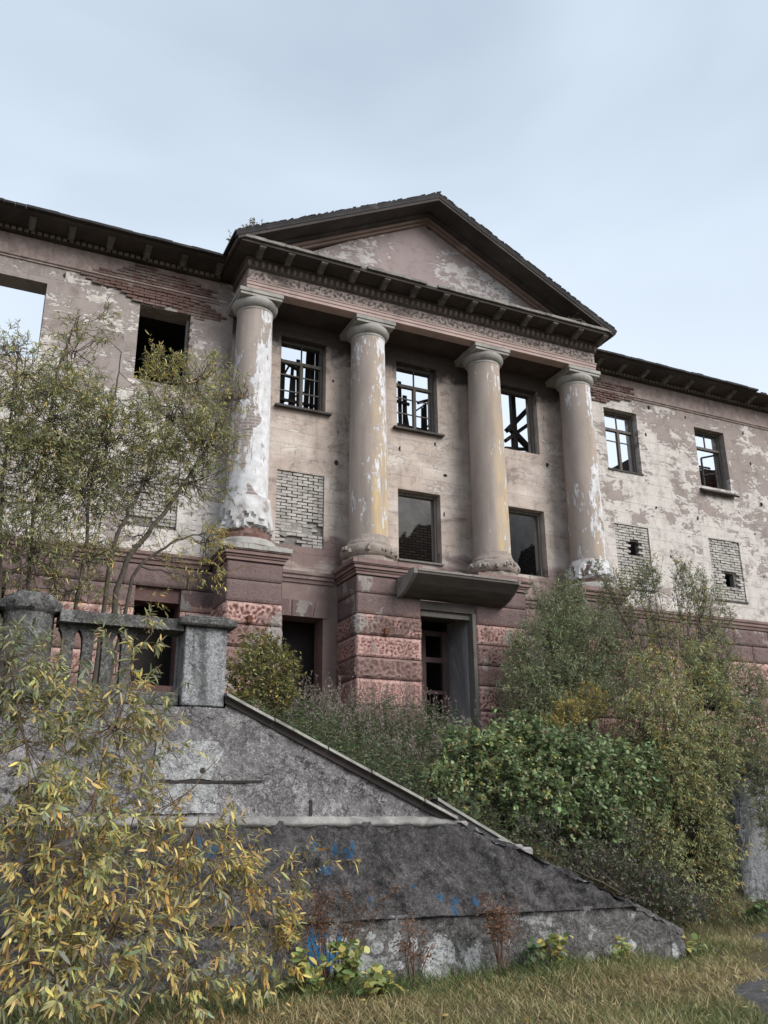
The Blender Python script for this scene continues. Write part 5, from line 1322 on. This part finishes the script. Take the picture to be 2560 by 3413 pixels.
# weeds with grey plumes along the stair slope
def weeds(name, label, n, region, hrange, seed, cols, plume, leafy=.6, lw=(.05, .008)):
    g = np.random.default_rng(seed); t = thing(name, label, 'weeds', (region[0], region[2], float(hgt(region[0], region[2]))))
    x = g.uniform(region[0], region[1], n * 3); y = g.uniform(region[2], region[3], n * 3)
    k = np.array([mnoise.noise(Vector((a * .9, b * .9, seed))) > -.32 for a, b in zip(x, y)]); x, y = x[k][:n], y[k][:n]
    tb = Tubes(); LP, LD, LC = [], [], []; PP, PD, PC = [], [], []
    cc = np.array(cols)
    for a, b in zip(x, y):
        z = float(hgt(a, b)); h = g.uniform(*hrange); d = np.array([g.normal(0, .10), g.normal(0, .10), 1.])
        u = np.linspace(0, 1, 4)[:, None]; path = np.array([a, b, z]) + d * h * u + np.array([g.normal(0, .06), g.normal(0, .06), 0]) * u ** 2
        tb.add(path, [.005, .004, .003, .0015], 3)
        m = int(h * 22 * leafy); tv = g.uniform(.08, .78 if plume else 1., m)
        LP.append(np.stack([np.interp(tv, u[:, 0], path[:, j]) for j in range(3)], 1)); an = g.uniform(0, 6.3, m)
        LD.append(np.stack([np.cos(an), np.sin(an), g.uniform(-.2, .9, m)], 1)); LC.append(cc[g.integers(0, len(cc), m)] * g.uniform(.9, 1.6, (m, 1)))
        if plume and g.random() < .8:
            m = 16; tv = g.uniform(.68, 1.03, m); PP.append(np.stack([np.interp(tv, u[:, 0], path[:, j]) for j in range(3)], 1)); an = g.uniform(0, 6.3, m)
            PD.append(np.stack([np.cos(an) * .6, np.sin(an) * .6, g.uniform(.4, 1.2, m)], 1)); PC.append(np.array([plume]) * g.uniform(.7, 1.25, (m, 1)) * g.uniform(.8, 1.15))
    tb.build('stalks', t, M_BARKD, kind='stuff')
    LP, LD, LC = map(np.concatenate, (LP, LD, LC)); m = len(LP)
    V, T, Q = leaf_arrays(LP, LD, np.array([0, 0, 1.]) + g.normal(0, .4, (m, 3)), lw[0] * g.uniform(.6, 1.3, m), lw[1] * g.uniform(.8, 1.4, m), .3)
    mesh_np('leaves', V, [T, Q], t, M_LEAF, False, np.repeat(LC, 6, 0), kind='stuff')
    if PP:
        PP, PD, PC = map(np.concatenate, (PP, PD, PC)); m = len(PP)
        V, T, Q = leaf_arrays(PP, PD, np.array([0, 0, 1.]) + g.normal(0, .6, (m, 3)), .055 * g.uniform(.5, 1.3, m), .012 * g.uniform(.7, 1.3, m), .1)
        mesh_np('plumes', V, [T, Q], t, M_LEAF, False, np.repeat(PC, 6, 0), kind='stuff')
    t['kind'] = 'stuff'
GW = [(.065, .11, .05), (.09, .14, .065), (.12, .155, .08), (.15, .15, .08)]
weeds('fireweed', 'tall green weeds with faded grey pink plumes in front of the dark doorways', 820, (-.2, 4.3, -5.6, -1.9), (.55, 1.15), 41, GW, (.29, .235, .215), 1.25, (.10, .019))
weeds('nettles', 'low green weeds along the back of the stair coping', 760, (-1.6, 3.4, -7.15, -4.6), (.3, .7), 42, GW, None, 1.0, (.075, .018))
weeds('side_weeds', 'rank olive weeds on the bank behind the bushes', 500, (4.0, 12.5, -6.6, -1.9), (.35, .8), 43, [(.07, .085, .04), (.10, .10, .05), (.14, .12, .06)], None, .8, (.075, .016))

# dry reddish plants and leafy weeds along the foot of the wall
def dry_plant(name, label, px, py, Y, h, n, seed, col, group=None, broad=False):
    g = np.random.default_rng(seed); b = at(px, py, Y); b[2] = float(hgt(b[0], b[1])); t = thing(name, label, 'dead plant' if not broad else 'weed', tuple(b), group or ('leafy weeds along the wall and in the grass' if name == 'leafy_weed' else None))
    tb = Tubes(); LP, LD, LC = [], [], []
    for i in range(n):
        d = np.array([g.normal(0, .22), g.normal(0, .12), 1.]); u = np.linspace(0, 1, 5)[:, None]; hh = h * g.uniform(.7, 1.05); s = b + np.array([g.normal(0, .03), g.normal(0, .03), -.03])
        path = s + d * hh * u + g.normal(0, .012, (5, 3)); tb.add(path, np.linspace(.009, .003, 5), 4)
        for j in range(7 if not broad else 3):
            tv = g.uniform(.5, 1) if not broad else g.uniform(.2, 1); q = np.array([np.interp(tv, u[:, 0], path[:, k]) for k in range(3)]); e = q + np.array([g.normal(0, .07), g.normal(0, .06), g.uniform(.0, .12)])
            tb.add(np.stack([q, (q + e) / 2 + [0, 0, .01], e]), [.003, .002, .0012], 3)
            m = 11 if not broad else 5; LP.append(e + g.normal(0, .035 if not broad else .03, (m, 3))); an = g.uniform(0, 6.3, m); LD.append(np.stack([np.cos(an), np.sin(an), g.uniform(-.7, .6, m)], 1)); LC.append(np.array(col)[g.integers(0, len(col), m)] * g.uniform(.7, 1.25, (m, 1)))
    tb.build('stalks', t, mat_dry)
    LP, LD, LC = map(np.concatenate, (LP, LD, LC)); m = len(LP); sz = (.045, .016) if not broad else (.10, .068)
    V, T, Q = leaf_arrays(LP, LD, np.array([0, 0, 1.]) + g.normal(0, .6, (m, 3)), sz[0] * g.uniform(.5, 1.3, m), sz[1] * g.uniform(.6, 1.3, m), .35, RND)
    mesh_np('leaves', V, [T, Q], t, M_LEAF, False, np.repeat(LC, 6, 0), kind='stuff')
mat_dry = mat_simple('reddish_dry_stalks', (.115, .06, .04), (.17, .10, .07), 8)
DR = [(.17, .085, .05), (.22, .12, .07), (.27, .13, .06), (.13, .075, .05)]
YG = [(.32, .36, .13), (.42, .42, .15), (.22, .30, .10), (.52, .43, .13), (.15, .22, .08)]
dry_plant('dead_umbel', 'bushy rust brown dead plant before the right part of the wall', 1085, 2125, -8.75, .92, 9, 51, DR)
dry_plant('dead_stalks', 'tall dark dead stalks standing before the blue graffiti', 712, 2190, -8.9, 1.15, 11, 52, [(.12, .07, .05), (.17, .09, .05), (.20, .11, .06)])
dry_plant('dead_willowherb', 'single rusty dead plant beneath the whitewashed middle of the wall', 893, 2150, -8.85, .66, 5, 53, DR)
dry_plant('leafy_weed', 'yellow green leafy weed at the foot of the blue graffiti', 750, 2150, -9.0, .45, 10, 54, YG, broad=True)
dry_plant('leafy_weed', 'yellow leaved weed beside the dead stalks', 650, 2160, -9.0, .42, 8, 55, YG, broad=True)
dry_plant('leafy_weed', 'fresh green leafy weed under the whitewashed right part of the wall', 1195, 2115, -8.75, .36, 7, 56, YG, broad=True)
dry_plant('leafy_weed', 'small pale weed close to the right end of the wall', 1345, 2095, -8.65, .25, 4, 57, YG, broad=True)
dry_plant('leafy_weed', 'pale weed at the outer corner of the wall end', 1490, 2062, -8.4, .34, 4, 58, YG, broad=True)
dry_plant('leafy_weed', 'bright green leafy weed below the pale concrete pier', 1640, 2010, -5.6, .5, 9, 59, [(.09, .16, .05), (.13, .21, .08), (.18, .24, .09)], broad=True)
dry_plant('leafy_weed', 'ragged green weed in the grass in front of the dead stalks', 820, 2195, -9.6, .28, 6, 60, YG, broad=True)
dry_plant('leafy_weed', 'bluish green weed between the dead plant and the wall foot', 1160, 2120, -8.7, .3, 4, 62, [(.09, .15, .07), (.14, .2, .1)], broad=True)
dry_plant('orange_sprig', 'orange leaved sprig poking up behind the coping', 916, 1712, -7.1, .22, 2, 61, [(.5, .16, .04), (.42, .2, .05)])

# turf in front
def turf(name, n, seed, region, h, cols, dens):
    g = np.random.default_rng(seed); x = g.uniform(region[0], region[1], n); y = g.uniform(region[2], region[3], n)
    z = hgt(x, y)
    k = np.array([mnoise.noise(Vector((a * 1.1, b * 1.1, seed))) for a, b in zip(x, y)])
    onpath = np.abs((x - 9.0) * -.677 + (y + 6.65) * .736) < 1.2 + .2 * np.sin(x * 3.1)
    keep = (k + g.uniform(-.5, .5, n) > dens) & ~(((y > -8.42) & (y < -7.1)) & (x < 4.05)) & (~onpath | (g.random(n) < .06))
    x, y, z, k = x[keep], y[keep], z[keep], k[keep]; m = len(x)
    hh = h * g.uniform(.4, 1.3, m) * (1 + .5 * k); an = g.uniform(0, 6.3, m)
    D = np.stack([np.cos(an) * .6, np.sin(an) * .6, g.uniform(.35, 1.7, m)], 1)
    P = np.stack([x, y, z - .01], 1); cc = np.array(cols); k2 = np.array([mnoise.noise(Vector((a * .55 + 7, b * .55, seed))) for a, b in zip(x, y)])
    c = cc[np.clip((g.uniform(0, 1, m) * .55 + (k2 * 1.3 + .5) * .45) * len(cc), 0, len(cc) - 1).astype(int)] * g.uniform(.7, 1.25, (m, 1))
    V, T, Q = leaf_arrays(P, D, np.array([0, 0, 1.]) + g.normal(0, .3, (m, 3)), hh, .0075 * g.uniform(.7, 1.5, m), .45, (.4, .75, 1., .7))
    o = mesh_np(name, V, [T, Q], None, M_LEAF, False, np.repeat(c, 6, 0), kind='stuff')
    return o
TAN = [(.10, .135, .05), (.14, .165, .06), (.20, .195, .08), (.31, .255, .125), (.41, .33, .175), (.33, .26, .13)]
o = turf('grass', 110000, 71, (-4.5, 10.5, -12.6, -6.2), .125, TAN, -.55); o['label'] = 'dry tan and green grass in front of the stair wall'; o['category'] = 'grass'
o = turf('tall_grass', 6500, 73, (-4.5, 3.2, -9.7, -8.46), .24, [(.06, .10, .035), (.09, .13, .045), (.13, .16, .06), (.2, .19, .08)], -.25); o['label'] = 'taller green grass along the foot of the stair wall'; o['category'] = 'grass'
o = turf('bank_grass', 26000, 72, (-8, 14, -7.5, -1.4), .32, [(.11, .135, .06), (.15, .16, .07), (.21, .19, .09)], -.8); o['label'] = 'rough olive grass on the bank behind the wall'; o['category'] = 'grass'
# fallen leaves on the turf
g = np.random.default_rng(90); m = 420; x = g.uniform(-3.5, 6.5, m); y = g.uniform(-12, -8.5, m)
P = np.stack([x, y, hgt(x, y) + g.uniform(.03, .08, m)], 1); an = g.uniform(0, 6.3, m)
V, T, Q = leaf_arrays(P, np.stack([np.cos(an), np.sin(an), g.uniform(-.2, .3, m)], 1), np.array([0, 0, 1.]) + g.normal(0, .4, (m, 3)), .07 * g.uniform(.6, 1.2, m), .022 * g.uniform(.7, 1.4, m), .4)
o = mesh_np('fallen_leaves', V, [T, Q], None, M_LEAF, False, np.repeat(np.array([(.5, .36, .1), (.36, .24, .08), (.2, .13, .07), (.44, .38, .16)])[g.integers(0, 4, m)], 6, 0), kind='stuff'); o['label'] = 'yellow and brown leaves fallen on the grass'; o['category'] = 'leaves'
print('leaves', nl, 'objects', len(bpy.data.objects), 'tris', sum(len(m.loops) - 2 * len(m.polygons) for m in bpy.data.meshes))
